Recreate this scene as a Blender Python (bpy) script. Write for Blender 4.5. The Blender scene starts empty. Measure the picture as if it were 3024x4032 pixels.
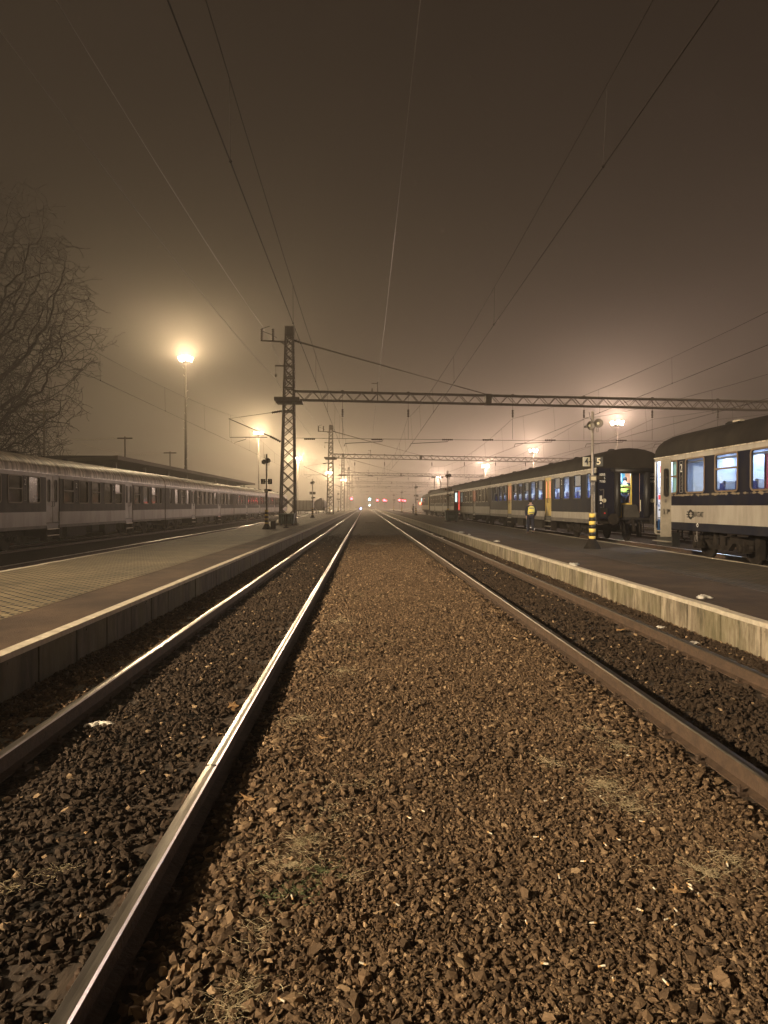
import bpy, math, random
import numpy as np
from mathutils import Vector, Matrix, Euler
R = math.radians
random.seed(7); rng = np.random.default_rng(7)
C = bpy.context.scene.collection
SC = bpy.context.scene

# ------------------------------------------------------------------ camera, world, exposure
F = 2688.0; VX, VY = 1437.0, 1991.0; H = 1.715          # focal length and vanishing point in photo pixels, eye height over the rails
cam = bpy.data.cameras.new('camera'); co = bpy.data.objects.new('camera', cam); C.objects.link(co)
cam.sensor_fit = 'VERTICAL'; cam.sensor_height = 36.0; cam.sensor_width = 27.0; cam.lens = 24.0
cam.clip_start = 0.05; cam.clip_end = 3000
co.location = (0, 0, H)
co.rotation_euler = (R(90) - math.atan((2016 - VY) / F), 0, -math.atan((1512 - VX) / F))
SC.camera = co
w = bpy.data.worlds.new("World"); SC.world = w; w.use_nodes = True
bg = w.node_tree.nodes['Background']
bg.inputs['Color'].default_value = (0.062, 0.037, 0.026, 1); bg.inputs['Strength'].default_value = 0.065
SC.view_settings.view_transform = 'Standard'; SC.view_settings.look = 'None'
SC.view_settings.exposure = 1.6; SC.view_settings.gamma = 1.0
cy = SC.cycles
cy.max_bounces = 6; cy.diffuse_bounces = 2; cy.glossy_bounces = 3; cy.transmission_bounces = 4
cy.volume_bounces = 0; cy.transparent_max_bounces = 12; cy.use_denoising = True
cy.sample_clamp_indirect = 3.0; cy.caustics_reflective = False; cy.caustics_refractive = False
LAMP = 1.6      # one scale for all yard lamps

# ------------------------------------------------------------------ materials
MATS = {}
def mat(name, col, rough=0.7, metal=0.0, col2=None, scale=4.0, stretch=(1, 1, 1), bump=0.0, bscale=None, emit=None, estr=0.0,
        lo=0.35, hi=0.65, detail=4.0, spec=0.5, coord='Object'):
    m = bpy.data.materials.new(name); m.use_nodes = True; nt = m.node_tree; N = nt.nodes; L = nt.links
    b = N['Principled BSDF']; b.inputs['Base Color'].default_value = (*col, 1)
    b.inputs['Roughness'].default_value = rough; b.inputs['Metallic'].default_value = metal
    b.inputs['Specular IOR Level'].default_value = spec
    tc = N.new('ShaderNodeTexCoord'); mp = N.new('ShaderNodeMapping'); mp.inputs['Scale'].default_value = stretch
    L.new(tc.outputs[coord], mp.inputs[0])
    if col2 is not None:
        n = N.new('ShaderNodeTexNoise'); n.inputs['Scale'].default_value = scale; n.inputs['Detail'].default_value = detail
        n.inputs['Roughness'].default_value = 0.65
        L.new(mp.outputs[0], n.inputs['Vector'])
        r = N.new('ShaderNodeValToRGB'); r.color_ramp.elements[0].position = lo; r.color_ramp.elements[1].position = hi
        r.color_ramp.elements[0].color = (*col, 1); r.color_ramp.elements[1].color = (*col2, 1)
        L.new(n.outputs['Fac'], r.inputs[0]); L.new(r.outputs[0], b.inputs['Base Color'])
    if bump:
        n2 = N.new('ShaderNodeTexNoise'); n2.inputs['Scale'].default_value = bscale or scale; n2.inputs['Detail'].default_value = 6
        L.new(mp.outputs[0], n2.inputs['Vector'])
        bp = N.new('ShaderNodeBump'); bp.inputs['Strength'].default_value = bump; bp.inputs['Distance'].default_value = 0.03
        L.new(n2.outputs['Fac'], bp.inputs['Height']); L.new(bp.outputs[0], b.inputs['Normal'])
    if emit:
        b.inputs['Emission Color'].default_value = (*emit, 1); b.inputs['Emission Strength'].default_value = estr
    MATS[name] = m
    return m

def glass_mat(name, tint=(0.9, 0.95, 1.0), refl=0.10):
    m = bpy.data.materials.new(name); m.use_nodes = True; nt = m.node_tree; N = nt.nodes; L = nt.links
    N.remove(N['Principled BSDF']); o = N['Material Output']
    t = N.new('ShaderNodeBsdfTransparent'); t.inputs[0].default_value = (*tint, 1)
    g = N.new('ShaderNodeBsdfGlossy'); g.inputs['Roughness'].default_value = 0.04
    lw = N.new('ShaderNodeLayerWeight'); lw.inputs[0].default_value = 0.25
    ml = N.new('ShaderNodeMath'); ml.operation = 'MULTIPLY_ADD'; ml.inputs[1].default_value = .35; ml.inputs[2].default_value = .03; L.new(lw.outputs['Facing'], ml.inputs[0])
    mx = N.new('ShaderNodeMixShader'); L.new(ml.outputs[0], mx.inputs[0]); L.new(t.outputs[0], mx.inputs[1]); L.new(g.outputs[0], mx.inputs[2])
    L.new(mx.outputs[0], o.inputs['Surface'])
    return m

def emis(name, col, s, sample=True):
    m = bpy.data.materials.new(name); m.use_nodes = True; b = m.node_tree.nodes['Principled BSDF']
    b.inputs['Base Color'].default_value = (0.02, 0.02, 0.02, 1)
    b.inputs['Emission Color'].default_value = (*col, 1); b.inputs['Emission Strength'].default_value = s
    if not sample: m.cycles.emission_sampling = 'NONE'
    return m

M_steel_rust = mat('rusty_rail_steel', (0.055, 0.034, 0.022), 0.75, 0.0, (0.10, 0.062, 0.038), 9, bump=0.25, bscale=40)
M_rail_top = mat('polished_rail_head', (0.85, 0.81, 0.76), 0.30, 1.0, (0.5, 0.46, 0.42), 3, stretch=(6, 0.6, 6))
M_rail_dull = mat('dull_rail_head', (0.09, 0.075, 0.062), 0.42, 1.0, (0.2, 0.175, 0.15), 3, stretch=(6, 0.6, 6))
M_conc = mat('old_concrete', (0.20, 0.17, 0.12), 0.9, 0, (0.34, 0.30, 0.22), 3.5, bump=0.3, bscale=30)
M_coping = mat('platform_coping_concrete', (0.42, 0.36, 0.27), 0.85, 0, (0.60, 0.53, 0.42), 7, bump=0.4, bscale=25)
M_asph = mat('worn_asphalt', (0.034, 0.018, 0.009), 0.9, 0, (0.090, 0.054, 0.030), 0.9, bump=0.5, bscale=60)
M_lattice = mat('painted_lattice_steel', (0.085, 0.070, 0.052), 0.6, 0.2, (0.13, 0.105, 0.075), 5)
M_dark = mat('grimy_black_iron', (0.010, 0.008, 0.007), 0.8, 0.0, (0.024, 0.019, 0.015), 6, spec=0.15)
M_wire = mat('catenary_copper', (0.012, 0.009, 0.007), 0.6, 0.0, spec=0.15)
M_shine = mat('bare_feeder_wire', (0.5, 0.45, 0.38), 0.35, 0.9)
M_gutter_glint = mat('painted_gutter_glints', (0.75, 0.68, 0.55), 0.3, 0, (0.25, 0.2, 0.14), 3, stretch=(1, 2, 1), lo=.4, hi=.6)  # pale patches in the colour stand in for highlights along the gutter
M_feed = mat('feeder_wire_aluminium', (0.03, 0.024, 0.018), 0.4, 0.3)
M_insul = mat('brown_glazed_insulator', (0.035, 0.018, 0.012), 0.25, 0)
M_sleeper = mat('oily_sleeper_wood', (0.030, 0.021, 0.015), 0.85, 0, (0.075, 0.052, 0.034), 5, stretch=(6, 1, 1), bump=0.4)
M_wood = mat('weathered_wood', (0.10, 0.075, 0.05), 0.85, 0, (0.2, 0.16, 0.11), 5, stretch=(1, 8, 1), bump=0.3)
M_blue = mat('dirty_dark_blue_paint', (0.0035, 0.005, 0.016), 0.65, 0, (0.015, 0.013, 0.015), 2.0, stretch=(1, 1, 0.35), bump=0.04, bscale=8, lo=0.42, hi=0.75, spec=0.15)
M_blue2 = mat('faded_blue_grey_paint', (0.012, 0.011, 0.014), 0.65, 0, (0.040, 0.034, 0.030), 2.5, stretch=(1, 1, 0.3), bump=0.05, bscale=8, spec=0.12)
M_cream = mat('dirty_cream_paint', (0.34, 0.31, 0.27), 0.5, 0, (0.17, 0.145, 0.115), 1.9, stretch=(1, 1, 0.22), bump=0.05, bscale=6, lo=0.42, hi=0.8, detail=8, spec=0.2)
M_skirt = mat('dusty_grey_skirt', (0.09, 0.082, 0.078), 0.7, 0, (0.15, 0.13, 0.11), 3)
M_skirtb = mat('blue_skirt', (0.006, 0.008, 0.018), 0.6, 0, (0.018, 0.017, 0.022), 3, spec=0.15)
M_roof = mat('sooty_coach_roof', (0.024, 0.020, 0.016), 0.75, 0, (0.012, 0.010, 0.009), 1.2, stretch=(0.5, 1, 0.5), bump=0.15, bscale=3, spec=0.15)
M_roofsnow = mat('frosted_coach_roof', (0.14, 0.11, 0.07), 0.5, 0, (0.62, 0.52, 0.36), 1.3, stretch=(0.5, 4.0, 0.8), bump=1.0, bscale=2.4, lo=0.42, hi=0.68)
M_alu = mat('window_aluminium', (0.42, 0.37, 0.30), 0.4, 0.6)
M_brownframe = mat('brown_window_frame', (0.17, 0.115, 0.07), 0.45, 0.2)
M_rubber = mat('black_rubber', (0.012, 0.011, 0.011), 0.55)
M_darkpane = mat('unlit_window_glass', (0.018, 0.016, 0.014), 0.08, 0, spec=0.9)
M_palepane = mat('blind_behind_glass', (0.085, 0.070, 0.052), 0.22, 0, (0.035, 0.029, 0.022), 1.5, spec=0.8)
M_glass = glass_mat('clear_window_glass')
M_yellow = mat('yellow_door_paint', (0.56, 0.40, 0.07), 0.45, 0, (0.42, 0.30, 0.06), 3)
M_doorcream = mat('cream_door_paint', (0.30, 0.27, 0.22), 0.5, 0, (0.20, 0.175, 0.14), 2.5)
M_orange = emis('door_window_lit_from_inside', (1.0, 0.33, 0.16), 0.75)
M_red_int = emis('red_lit_vestibule', (0.9, 0.09, 0.06), 0.5)
M_white = mat('white_interior_panel', (0.50, 0.54, 0.62), 0.5)
M_bluep = mat('blue_interior_panel', (0.08, 0.14, 0.30), 0.5)
def weathered_blue():
    m = M_blue.copy(); m.name = 'blue_paint_with_peeling_band'; nt = m.node_tree; N = nt.nodes; L = nt.links; b = N['Principled BSDF']
    src = b.inputs['Base Color'].links[0].from_socket
    tc = N.new('ShaderNodeTexCoord'); sp = N.new('ShaderNodeSeparateXYZ'); L.new(tc.outputs['Object'], sp.inputs[0])
    n = N.new('ShaderNodeTexNoise'); n.inputs['Scale'].default_value = 5.0; n.inputs['Detail'].default_value = 5; L.new(tc.outputs['Object'], n.inputs['Vector'])
    a = N.new('ShaderNodeMath'); a.operation = 'SUBTRACT'; a.inputs[1].default_value = 1.94; L.new(sp.outputs[2], a.inputs[0])
    c = N.new('ShaderNodeMath'); c.operation = 'ABSOLUTE'; L.new(a.outputs[0], c.inputs[0])
    d = N.new('ShaderNodeMath'); d.operation = 'MULTIPLY_ADD'; d.inputs[1].default_value = -5.5; d.inputs[2].default_value = 0.28; L.new(c.outputs[0], d.inputs[0])
    e = N.new('ShaderNodeMath'); e.operation = 'ADD'; L.new(d.outputs[0], e.inputs[0]); L.new(n.outputs['Fac'], e.inputs[1])
    r = N.new('ShaderNodeValToRGB'); r.color_ramp.elements[0].position = .62; r.color_ramp.elements[1].position = .74; L.new(e.outputs[0], r.inputs[0])
    mx = N.new('ShaderNodeMix'); mx.data_type = 'RGBA'; mx.inputs[7].default_value = (.20, .16, .11, 1)
    L.new(r.outputs[0], mx.inputs[0]); L.new(src, mx.inputs[6]); L.new(mx.outputs[2], b.inputs['Base Color'])
    return m
M_blueN = weathered_blue()
M_cyan = mat('cyan_interior_panel', (0.35, 0.72, 0.72), 0.5)
M_seat = mat('blue_seat_cloth', (0.04, 0.07, 0.24), 0.9)
M_headrest = mat('white_headrest_cloth', (0.65, 0.68, 0.72), 0.8)
M_blind = mat('drawn_roller_blind', (0.70, 0.62, 0.60), 0.8)
M_orangep = mat('orange_panel', (0.75, 0.30, 0.12), 0.5)
M_red = mat('red_paint', (0.55, 0.03, 0.03), 0.5)
M_tube = emis('fluorescent_tube', (0.72, 0.82, 1.0), 8.0)
M_num = mat('white_stencil_paint', (0.75, 0.74, 0.70), 0.6)
M_black = mat('black_paint', (0.010, 0.010, 0.010), 0.5)
M_stripe = mat('warning_stripe_yellow', (0.75, 0.55, 0.13), 0.55)
M_poleg = mat('galvanised_pole', (0.30, 0.27, 0.24), 0.55, 0.3, (0.22, 0.19, 0.16), 8)
M_signpale = mat('pale_sign_plate', (0.50, 0.46, 0.34), 0.5)
M_bin = mat('grey_green_bin_plastic', (0.10, 0.16, 0.14), 0.6, 0, (0.07, 0.11, 0.10), 5)
M_binlid = mat('pale_frosted_lid', (0.36, 0.36, 0.34), 0.6)
M_binrib = mat('faded_bin_panel', (0.15, 0.22, 0.20), 0.6)
M_navy = mat('navy_workwear', (0.012, 0.014, 0.028), 0.9)
M_vest = mat('yellow_safety_vest', (0.80, 0.70, 0.16), 0.8)
M_vestg = mat('lime_safety_vest', (0.62, 0.78, 0.10), 0.8)
M_vestw = mat('pale_safety_vest', (0.60, 0.56, 0.42), 0.8)
M_skin = mat('skin', (0.45, 0.27, 0.20), 0.6)
M_hair = mat('dark_hair', (0.012, 0.010, 0.009), 0.9)
M_bark = mat('frosted_bark', (0.018, 0.013, 0.010), 0.9, 0, (0.045, 0.035, 0.026), 4)
M_twig = mat('bare_twigs', (0.014, 0.010, 0.008), 0.9)
M_plaster = mat('station_plaster', (0.16, 0.13, 0.09), 0.9, 0, (0.22, 0.18, 0.13), 1.5)
M_canopy = mat('canopy_roofing', (0.06, 0.05, 0.04), 0.9)
M_fascia = mat('canopy_fascia', (0.13, 0.105, 0.075), 0.8)
M_snow = mat('dirty_snow', (0.62, 0.58, 0.52), 0.9, bump=0.6, bscale=20)
M_leaf = mat('dry_leaf', (0.42, 0.26, 0.12), 0.8, 0, (0.30, 0.17, 0.07), 20)
M_butt = mat('cigarette_paper', (0.80, 0.74, 0.60), 0.8)
M_filter = mat('cigarette_filter', (0.62, 0.38, 0.16), 0.8)
M_paper = mat('crumpled_white_plastic', (0.75, 0.70, 0.60), 0.6, bump=0.4, bscale=12)
M_grass = mat('dry_frosted_grass', (0.48, 0.39, 0.25), 0.9, 0, (0.36, 0.30, 0.18), 8)
M_weed = mat('low_green_weed', (0.10, 0.12, 0.05), 0.9)

# ballast / ground: stones picked out by a voronoi pattern at stone size
def ground_material():
    m = bpy.data.materials.new('ballast_and_earth'); m.use_nodes = True; nt = m.node_tree; N = nt.nodes; L = nt.links
    b = N['Principled BSDF']; b.inputs['Roughness'].default_value = 0.9; b.inputs['Specular IOR Level'].default_value = 0.25
    tc = N.new('ShaderNodeTexCoord')
    v = N.new('ShaderNodeTexVoronoi'); v.inputs['Scale'].default_value = 22; L.new(tc.outputs['Object'], v.inputs['Vector'])
    n = N.new('ShaderNodeTexNoise'); n.inputs['Scale'].default_value = 1.3; n.inputs['Detail'].default_value = 6; L.new(tc.outputs['Object'], n.inputs['Vector'])
    r = N.new('ShaderNodeValToRGB'); e = r.color_ramp.elements
    e[0].position = 0.1; e[0].color = (0.030, 0.020, 0.012, 1); e[1].position = 0.9; e[1].color = (0.115, 0.078, 0.045, 1)
    sep = N.new('ShaderNodeSeparateColor'); L.new(v.outputs['Color'], sep.inputs[0]); L.new(sep.outputs[0], r.inputs[0])
    r2 = N.new('ShaderNodeValToRGB'); r2.color_ramp.elements[0].position = 0.35; r2.color_ramp.elements[1].position = 0.7
    r2.color_ramp.elements[0].color = (0.55, 0.55, 0.55, 1); r2.color_ramp.elements[1].color = (1.15, 1.12, 1.05, 1)
    L.new(n.outputs['Fac'], r2.inputs[0])
    mx = N.new('ShaderNodeMix'); mx.data_type = 'RGBA'; mx.blend_type = 'MULTIPLY'; mx.inputs[0].default_value = 1
    L.new(r.outputs[0], mx.inputs[6]); L.new(r2.outputs[0], mx.inputs[7])
    sx = N.new('ShaderNodeSeparateXYZ'); L.new(tc.outputs['Object'], sx.inputs[0]); cr = N.new('ShaderNodeValToRGB'); cr.color_ramp.interpolation = 'LINEAR'
    mr = N.new('ShaderNodeMapRange'); mr.inputs[1].default_value = -10; mr.inputs[2].default_value = 10; L.new(sx.outputs[0], mr.inputs[0]); L.new(mr.outputs[0], cr.inputs[0])
    el = cr.color_ramp.elements; el[0].position = 0.0; el[0].color = (.3, .3, .3, 1); el[1].position = 1.0; el[1].color = (.4, .4, .4, 1)
    for xx, vv in ((-3.4, .3), (-1.0, .3), (-.75, 1.5), (2.3, 1.5), (2.6, .35), (4.9, .35)): q = el.new((xx + 10)/20); q.color = (vv, vv, vv, 1)
    m2 = N.new('ShaderNodeMix'); m2.data_type = 'RGBA'; m2.blend_type = 'MULTIPLY'; m2.inputs[0].default_value = 1; L.new(mx.outputs[2], m2.inputs[6]); L.new(cr.outputs[0], m2.inputs[7])
    L.new(m2.outputs[2], b.inputs['Base Color'])
    bp = N.new('ShaderNodeBump'); bp.inputs['Strength'].default_value = 1.0; bp.inputs['Distance'].default_value = 0.03; bp.invert = True
    L.new(v.outputs['Distance'], bp.inputs['Height']); L.new(bp.outputs[0], b.inputs['Normal'])
    return m
M_ground = ground_material()

def stone_material(name, dark, mid, light):
    m = bpy.data.materials.new(name); m.use_nodes = True; nt = m.node_tree; N = nt.nodes; L = nt.links
    b = N['Principled BSDF']; b.inputs['Roughness'].default_value = 0.85; b.inputs['Specular IOR Level'].default_value = 0.3
    a = N.new('ShaderNodeAttribute'); a.attribute_name = 'tint'
    r = N.new('ShaderNodeValToRGB'); e = r.color_ramp.elements
    e[0].position = 0; e[0].color = (*dark, 1); e[1].position = 1; e[1].color = (*light, 1)
    x = e.new(0.75); x.color = (*mid, 1)
    L.new(a.outputs['Fac'], r.inputs[0]); L.new(r.outputs[0], b.inputs['Base Color'])
    tc = N.new('ShaderNodeTexCoord'); n = N.new('ShaderNodeTexNoise'); n.inputs['Scale'].default_value = 60
    L.new(tc.outputs['Object'], n.inputs['Vector'])
    bp = N.new('ShaderNodeBump'); bp.inputs['Strength'].default_value = 0.5; bp.inputs['Distance'].default_value = 0.006
    L.new(n.outputs['Fac'], bp.inputs['Height']); L.new(bp.outputs[0], b.inputs['Normal'])
    return m
M_stone = stone_material('ballast_stone', (0.036, 0.023, 0.014), (0.165, 0.106, 0.060), (0.31, 0.215, 0.125))

def wall_material():      # streaked, mossy precast wall
    m = bpy.data.materials.new('streaked_mossy_concrete'); m.use_nodes = True; nt = m.node_tree; N = nt.nodes; L = nt.links
    b = N['Principled BSDF']; b.inputs['Roughness'].default_value = 0.9
    tc = N.new('ShaderNodeTexCoord'); mp = N.new('ShaderNodeMapping'); mp.inputs['Scale'].default_value = (1, 4.5, 1.0); L.new(tc.outputs['Object'], mp.inputs[0])
    n = N.new('ShaderNodeTexNoise'); n.inputs['Scale'].default_value = 1.5; n.inputs['Detail'].default_value = 8; n.inputs['Roughness'].default_value = 0.7; L.new(mp.outputs[0], n.inputs['Vector'])
    r = N.new('ShaderNodeValToRGB'); e = r.color_ramp.elements
    e[0].position = 0.32; e[0].color = (0.050, 0.040, 0.024, 1); e[1].position = 0.66; e[1].color = (0.42, 0.355, 0.26, 1)
    x = e.new(0.5); x.color = (0.22, 0.18, 0.125, 1)
    L.new(n.outputs['Fac'], r.inputs[0])
    n2 = N.new('ShaderNodeTexNoise'); n2.inputs['Scale'].default_value = 0.8; n2.inputs['Detail'].default_value = 5; L.new(tc.outputs['Object'], n2.inputs['Vector'])
    r2 = N.new('ShaderNodeValToRGB'); r2.color_ramp.elements[0].position = 0.45; r2.color_ramp.elements[1].position = 0.6
    L.new(n2.outputs['Fac'], r2.inputs[0])
    mx = N.new('ShaderNodeMix'); mx.data_type = 'RGBA'; mx.inputs[7].default_value = (0.14, 0.125, 0.055, 1)
    ml = N.new('ShaderNodeMath'); ml.operation = 'MULTIPLY'; ml.inputs[1].default_value = 0.45; L.new(r2.outputs[0], ml.inputs[0])
    L.new(ml.outputs[0], mx.inputs[0]); L.new(r.outputs[0], mx.inputs[6]); L.new(mx.outputs[2], b.inputs['Base Color'])
    bp = N.new('ShaderNodeBump'); bp.inputs['Strength'].default_value = 0.4; bp.inputs['Distance'].default_value = 0.02
    L.new(n.outputs['Fac'], bp.inputs['Height']); L.new(bp.outputs[0], b.inputs['Normal'])
    return m
M_wall = wall_material()
M_wall_shaded = M_wall.copy(); M_wall_shaded.name = 'shaded_mossy_concrete'  # same mossy concrete, darkened to paint in the shade on the left platform face
for nd in M_wall_shaded.node_tree.nodes:
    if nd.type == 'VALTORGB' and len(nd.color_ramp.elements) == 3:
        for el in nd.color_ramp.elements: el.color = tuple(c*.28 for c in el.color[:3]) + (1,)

def paver_material(name, c1, c2, mortar, wd, ht, msize):
    m = bpy.data.materials.new(name); m.use_nodes = True; nt = m.node_tree; N = nt.nodes; L = nt.links
    b = N['Principled BSDF']; b.inputs['Roughness'].default_value = 0.8
    tc = N.new('ShaderNodeTexCoord')
    br = N.new('ShaderNodeTexBrick'); br.inputs['Scale'].default_value = 1.0
    br.inputs['Brick Width'].default_value = wd; br.inputs['Row Height'].default_value = ht
    br.inputs['Mortar Size'].default_value = msize; br.inputs['Mortar Smooth'].default_value = 0.3
    br.inputs['Color1'].default_value = (*c1, 1); br.inputs['Color2'].default_value = (*c2, 1); br.inputs['Mortar'].default_value = (*mortar, 1)
    L.new(tc.outputs['Object'], br.inputs['Vector'])
    n = N.new('ShaderNodeTexNoise'); n.inputs['Scale'].default_value = 0.9; n.inputs['Detail'].default_value = 5; L.new(tc.outputs['Object'], n.inputs['Vector'])
    r = N.new('ShaderNodeValToRGB'); r.color_ramp.elements[0].position = 0.3; r.color_ramp.elements[1].position = 0.7
    r.color_ramp.elements[0].color = (0.55, 0.55, 0.55, 1); L.new(n.outputs['Fac'], r.inputs[0])
    mx = N.new('ShaderNodeMix'); mx.data_type = 'RGBA'; mx.blend_type = 'MULTIPLY'; mx.inputs[0].default_value = 1
    L.new(br.outputs['Color'], mx.inputs[6]); L.new(r.outputs[0], mx.inputs[7]); L.new(mx.outputs[2], b.inputs['Base Color'])
    bp = N.new('ShaderNodeBump'); bp.inputs['Strength'].default_value = 0.9; bp.inputs['Distance'].default_value = 0.012; bp.invert = True
    L.new(br.outputs['Fac'], bp.inputs['Height']); L.new(bp.outputs[0], b.inputs['Normal'])
    return m
M_paver = paver_material('yellowish_pavers', (0.37, 0.29, 0.16), (0.27, 0.21, 0.115), (0.030, 0.020, 0.012), 0.24, 0.12, 0.032)
M_paver2 = paver_material('grey_frosted_pavers', (0.13, 0.098, 0.064), (0.070, 0.052, 0.035), (0.022, 0.016, 0.011), 0.24, 0.12, 0.018)

# ------------------------------------------------------------------ object helpers
def tag(o, label=None, cat=None, group=None, kind=None):
    if label: o['label'] = label
    if cat: o['category'] = cat
    if group: o['group'] = group
    if kind: o['kind'] = kind
    return o
def empty(name, loc=(0, 0, 0), label=None, cat=None, group=None, rz=0.0, parent=None):
    o = bpy.data.objects.new(name, None); C.objects.link(o); o.location = loc; o.rotation_euler.z = rz
    o.empty_display_size = 0.2
    if parent: o.parent = parent
    return tag(o, label, cat, group)
def children(o): return [c for c in bpy.data.objects if c.parent == o]
def copy_tree(o, parent=None):
    c = o.copy(); C.objects.link(c)
    if parent is not None: c.parent = parent
    for ch in list(o.children): copy_tree(ch, c)
    return c

class MB:
    def __init__(s): s.v = []; s.f = []; s.mi = []; s.m = 0; s.sm = []; s.smooth = False
    def add(s, vs, fs):
        o = len(s.v); s.v += [tuple(v) for v in vs]
        for f in fs: s.f.append(tuple(i + o for i in f)); s.mi.append(s.m); s.sm.append(s.smooth)
    def box(s, x0, x1, y0, y1, z0, z1):
        vs = [(x, y, z) for z in (z0, z1) for y in (y0, y1) for x in (x0, x1)]
        s.add(vs, [(0, 2, 3, 1), (4, 5, 7, 6), (0, 1, 5, 4), (2, 6, 7, 3), (0, 4, 6, 2), (1, 3, 7, 5)]); return s
    def cbox(s, c, d): return s.box(c[0]-d[0]/2, c[0]+d[0]/2, c[1]-d[1]/2, c[1]+d[1]/2, c[2]-d[2]/2, c[2]+d[2]/2)
    def tube(s, pts, r, n=6, cap=True, r2=None):
        pts = [Vector(p) for p in pts]; k = len(pts); rs = r if isinstance(r, (list, tuple)) else [r + ((r2 if r2 is not None else r) - r) * i / max(1, k - 1) for i in range(k)]
        rings = []; up = None
        for i, p in enumerate(pts):
            d = (pts[min(i + 1, k - 1)] - pts[max(i - 1, 0)])
            if d.length < 1e-9: d = Vector((0, 0, 1))
            d.normalize()
            if up is None: up = Vector((0, 0, 1)) if abs(d.z) < 0.9 else Vector((1, 0, 0))
            a = d.cross(up)
            if a.length < 1e-6: a = d.orthogonal()
            a.normalize(); b = a.cross(d).normalized(); up = b
            rings.append([p + (a * math.cos(2*math.pi*j/n) + b * math.sin(2*math.pi*j/n)) * rs[i] for j in range(n)])
        vs = [q for rg in rings for q in rg]; fs = []
        for i in range(k - 1):
            for j in range(n): fs.append((i*n+j, i*n+(j+1) % n, (i+1)*n+(j+1) % n, (i+1)*n+j))
        if cap: fs.append(tuple(range(n))[::-1]); fs.append(tuple((k-1)*n + j for j in range(n)))
        s.add(vs, fs); return s
    def bar(s, a, b, wd, ht=None):          # rectangular bar between two points
        ht = ht or wd; a = Vector(a); b = Vector(b); d = (b - a).normalized()
        up = Vector((0, 0, 1)) if abs(d.z) < 0.95 else Vector((0, 1, 0))
        x = d.cross(up).normalized() * wd / 2; y = x.cross(d).normalized() * ht / 2
        vs = [p + q for p in (a, b) for q in (-x - y, x - y, x + y, -x + y)]
        s.add(vs, [(3, 2, 1, 0), (4, 5, 6, 7), (0, 1, 5, 4), (1, 2, 6, 5), (2, 3, 7, 6), (3, 0, 4, 7)]); return s
    def prism(s, prof, axis, a, b):          # 2D profile extruded along an axis ('x','y','z')
        def P(u, v, t): return {'x': (t, u, v), 'y': (u, t, v), 'z': (u, v, t)}[axis]
        n = len(prof); vs = [P(u, v, a) for u, v in prof] + [P(u, v, b) for u, v in prof]
        s.add(vs, [tuple(range(n))[::-1], tuple(range(n, 2*n))] + [(i, (i+1) % n, n+(i+1) % n, n+i) for i in range(n)]); return s
    def lathe(s, c, prof, n=16, axis='z'):
        vs = []; k = len(prof)
        for r, h in prof:
            for j in range(n):
                a = 2*math.pi*j/n; x, y = r*math.cos(a), r*math.sin(a)
                p = {'z': (x, y, h), 'x': (h, x, y), 'y': (x, h, y)}[axis]
                vs.append((c[0]+p[0], c[1]+p[1], c[2]+p[2]))
        fs = [(i*n+j, i*n+(j+1) % n, (i+1)*n+(j+1) % n, (i+1)*n+j) for i in range(k-1) for j in range(n)]
        fs += [tuple(range(n))[::-1], tuple((k-1)*n+j for j in range(n))]
        s.add(vs, fs); return s
    def build(s, name, mats, parent=None, loc=None, bevel=0.0, autosmooth=False):
        me = bpy.data.meshes.new(name); me.from_pydata(s.v, [], s.f)
        if not isinstance(mats, (list, tuple)): mats = [mats]
        for m in mats: me.materials.append(m)
        me.polygons.foreach_set('material_index', s.mi); me.polygons.foreach_set('use_smooth', s.sm); me.update()
        o = bpy.data.objects.new(name, me); C.objects.link(o)
        if parent is not None: o.parent = parent
        if loc is not None: o.location = loc
        if bevel:
            b = o.modifiers.new('bevel', 'BEVEL'); b.width = bevel; b.segments = 2; b.limit_method = 'ANGLE'
        return o

def rrect(y0, y1, z0, z1, r, n=5):
    pts = []
    for cx, cz, a0 in ((y1-r, z1-r, 0), (y0+r, z1-r, 90), (y0+r, z0+r, 180), (y1-r, z0+r, 270)):
        for i in range(n): a = R(a0 + 90*i/(n-1)); pts.append((cx + r*math.cos(a), cz + r*math.sin(a)))
    return pts
def ring(mb, x, t, y0, y1, z0, z1, wd, r, sq=False):     # rounded window surround in a plane x = const, t thick (signed)
    o = rrect(y0, y1, z0, z1, max(0.002, r + (0 if sq else wd)))
    if sq: o = rrect(y0, y1, z0, z1, 0.003)
    i_ = rrect(y0+wd, y1-wd, z0+wd, z1-wd, max(0.002, r)); n = len(o)
    vs = [(x, p[0], p[1]) for p in o] + [(x, p[0], p[1]) for p in i_] + [(x+t, p[0], p[1]) for p in o] + [(x+t, p[0], p[1]) for p in i_]
    fs = []
    for k in range(n):
        q = (k+1) % n
        fs += [(k, q, n+q, n+k), (2*n+k, 3*n+k, 3*n+q, 2*n+q), (k, 2*n+k, 2*n+q, q), (n+k, n+q, 3*n+q, 3*n+k)]
    mb.add(vs, fs)
def text(s, size, loc, rot, m, parent=None, name='lettering', ext=0.002, align='CENTER', sx=1.0, bold=0.0):
    cu = bpy.data.curves.new(name, 'FONT'); cu.body = s; cu.size = size; cu.extrude = ext; cu.align_x = align; cu.align_y = 'CENTER'
    cu.offset = bold; cu.materials.append(m); o = bpy.data.objects.new(name, cu); C.objects.link(o)
    o.location = loc; o.rotation_euler = rot; o.scale = (sx, 1, 1)
    bpy.context.view_layer.update(); me = bpy.data.meshes.new_from_object(o.evaluated_get(bpy.context.evaluated_depsgraph_get()))
    bpy.data.objects.remove(o); o = bpy.data.objects.new(name, me); C.objects.link(o); o.location = loc; o.rotation_euler = rot; o.scale = (sx, 1, 1)
    if parent: o.parent = parent
    return o
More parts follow.
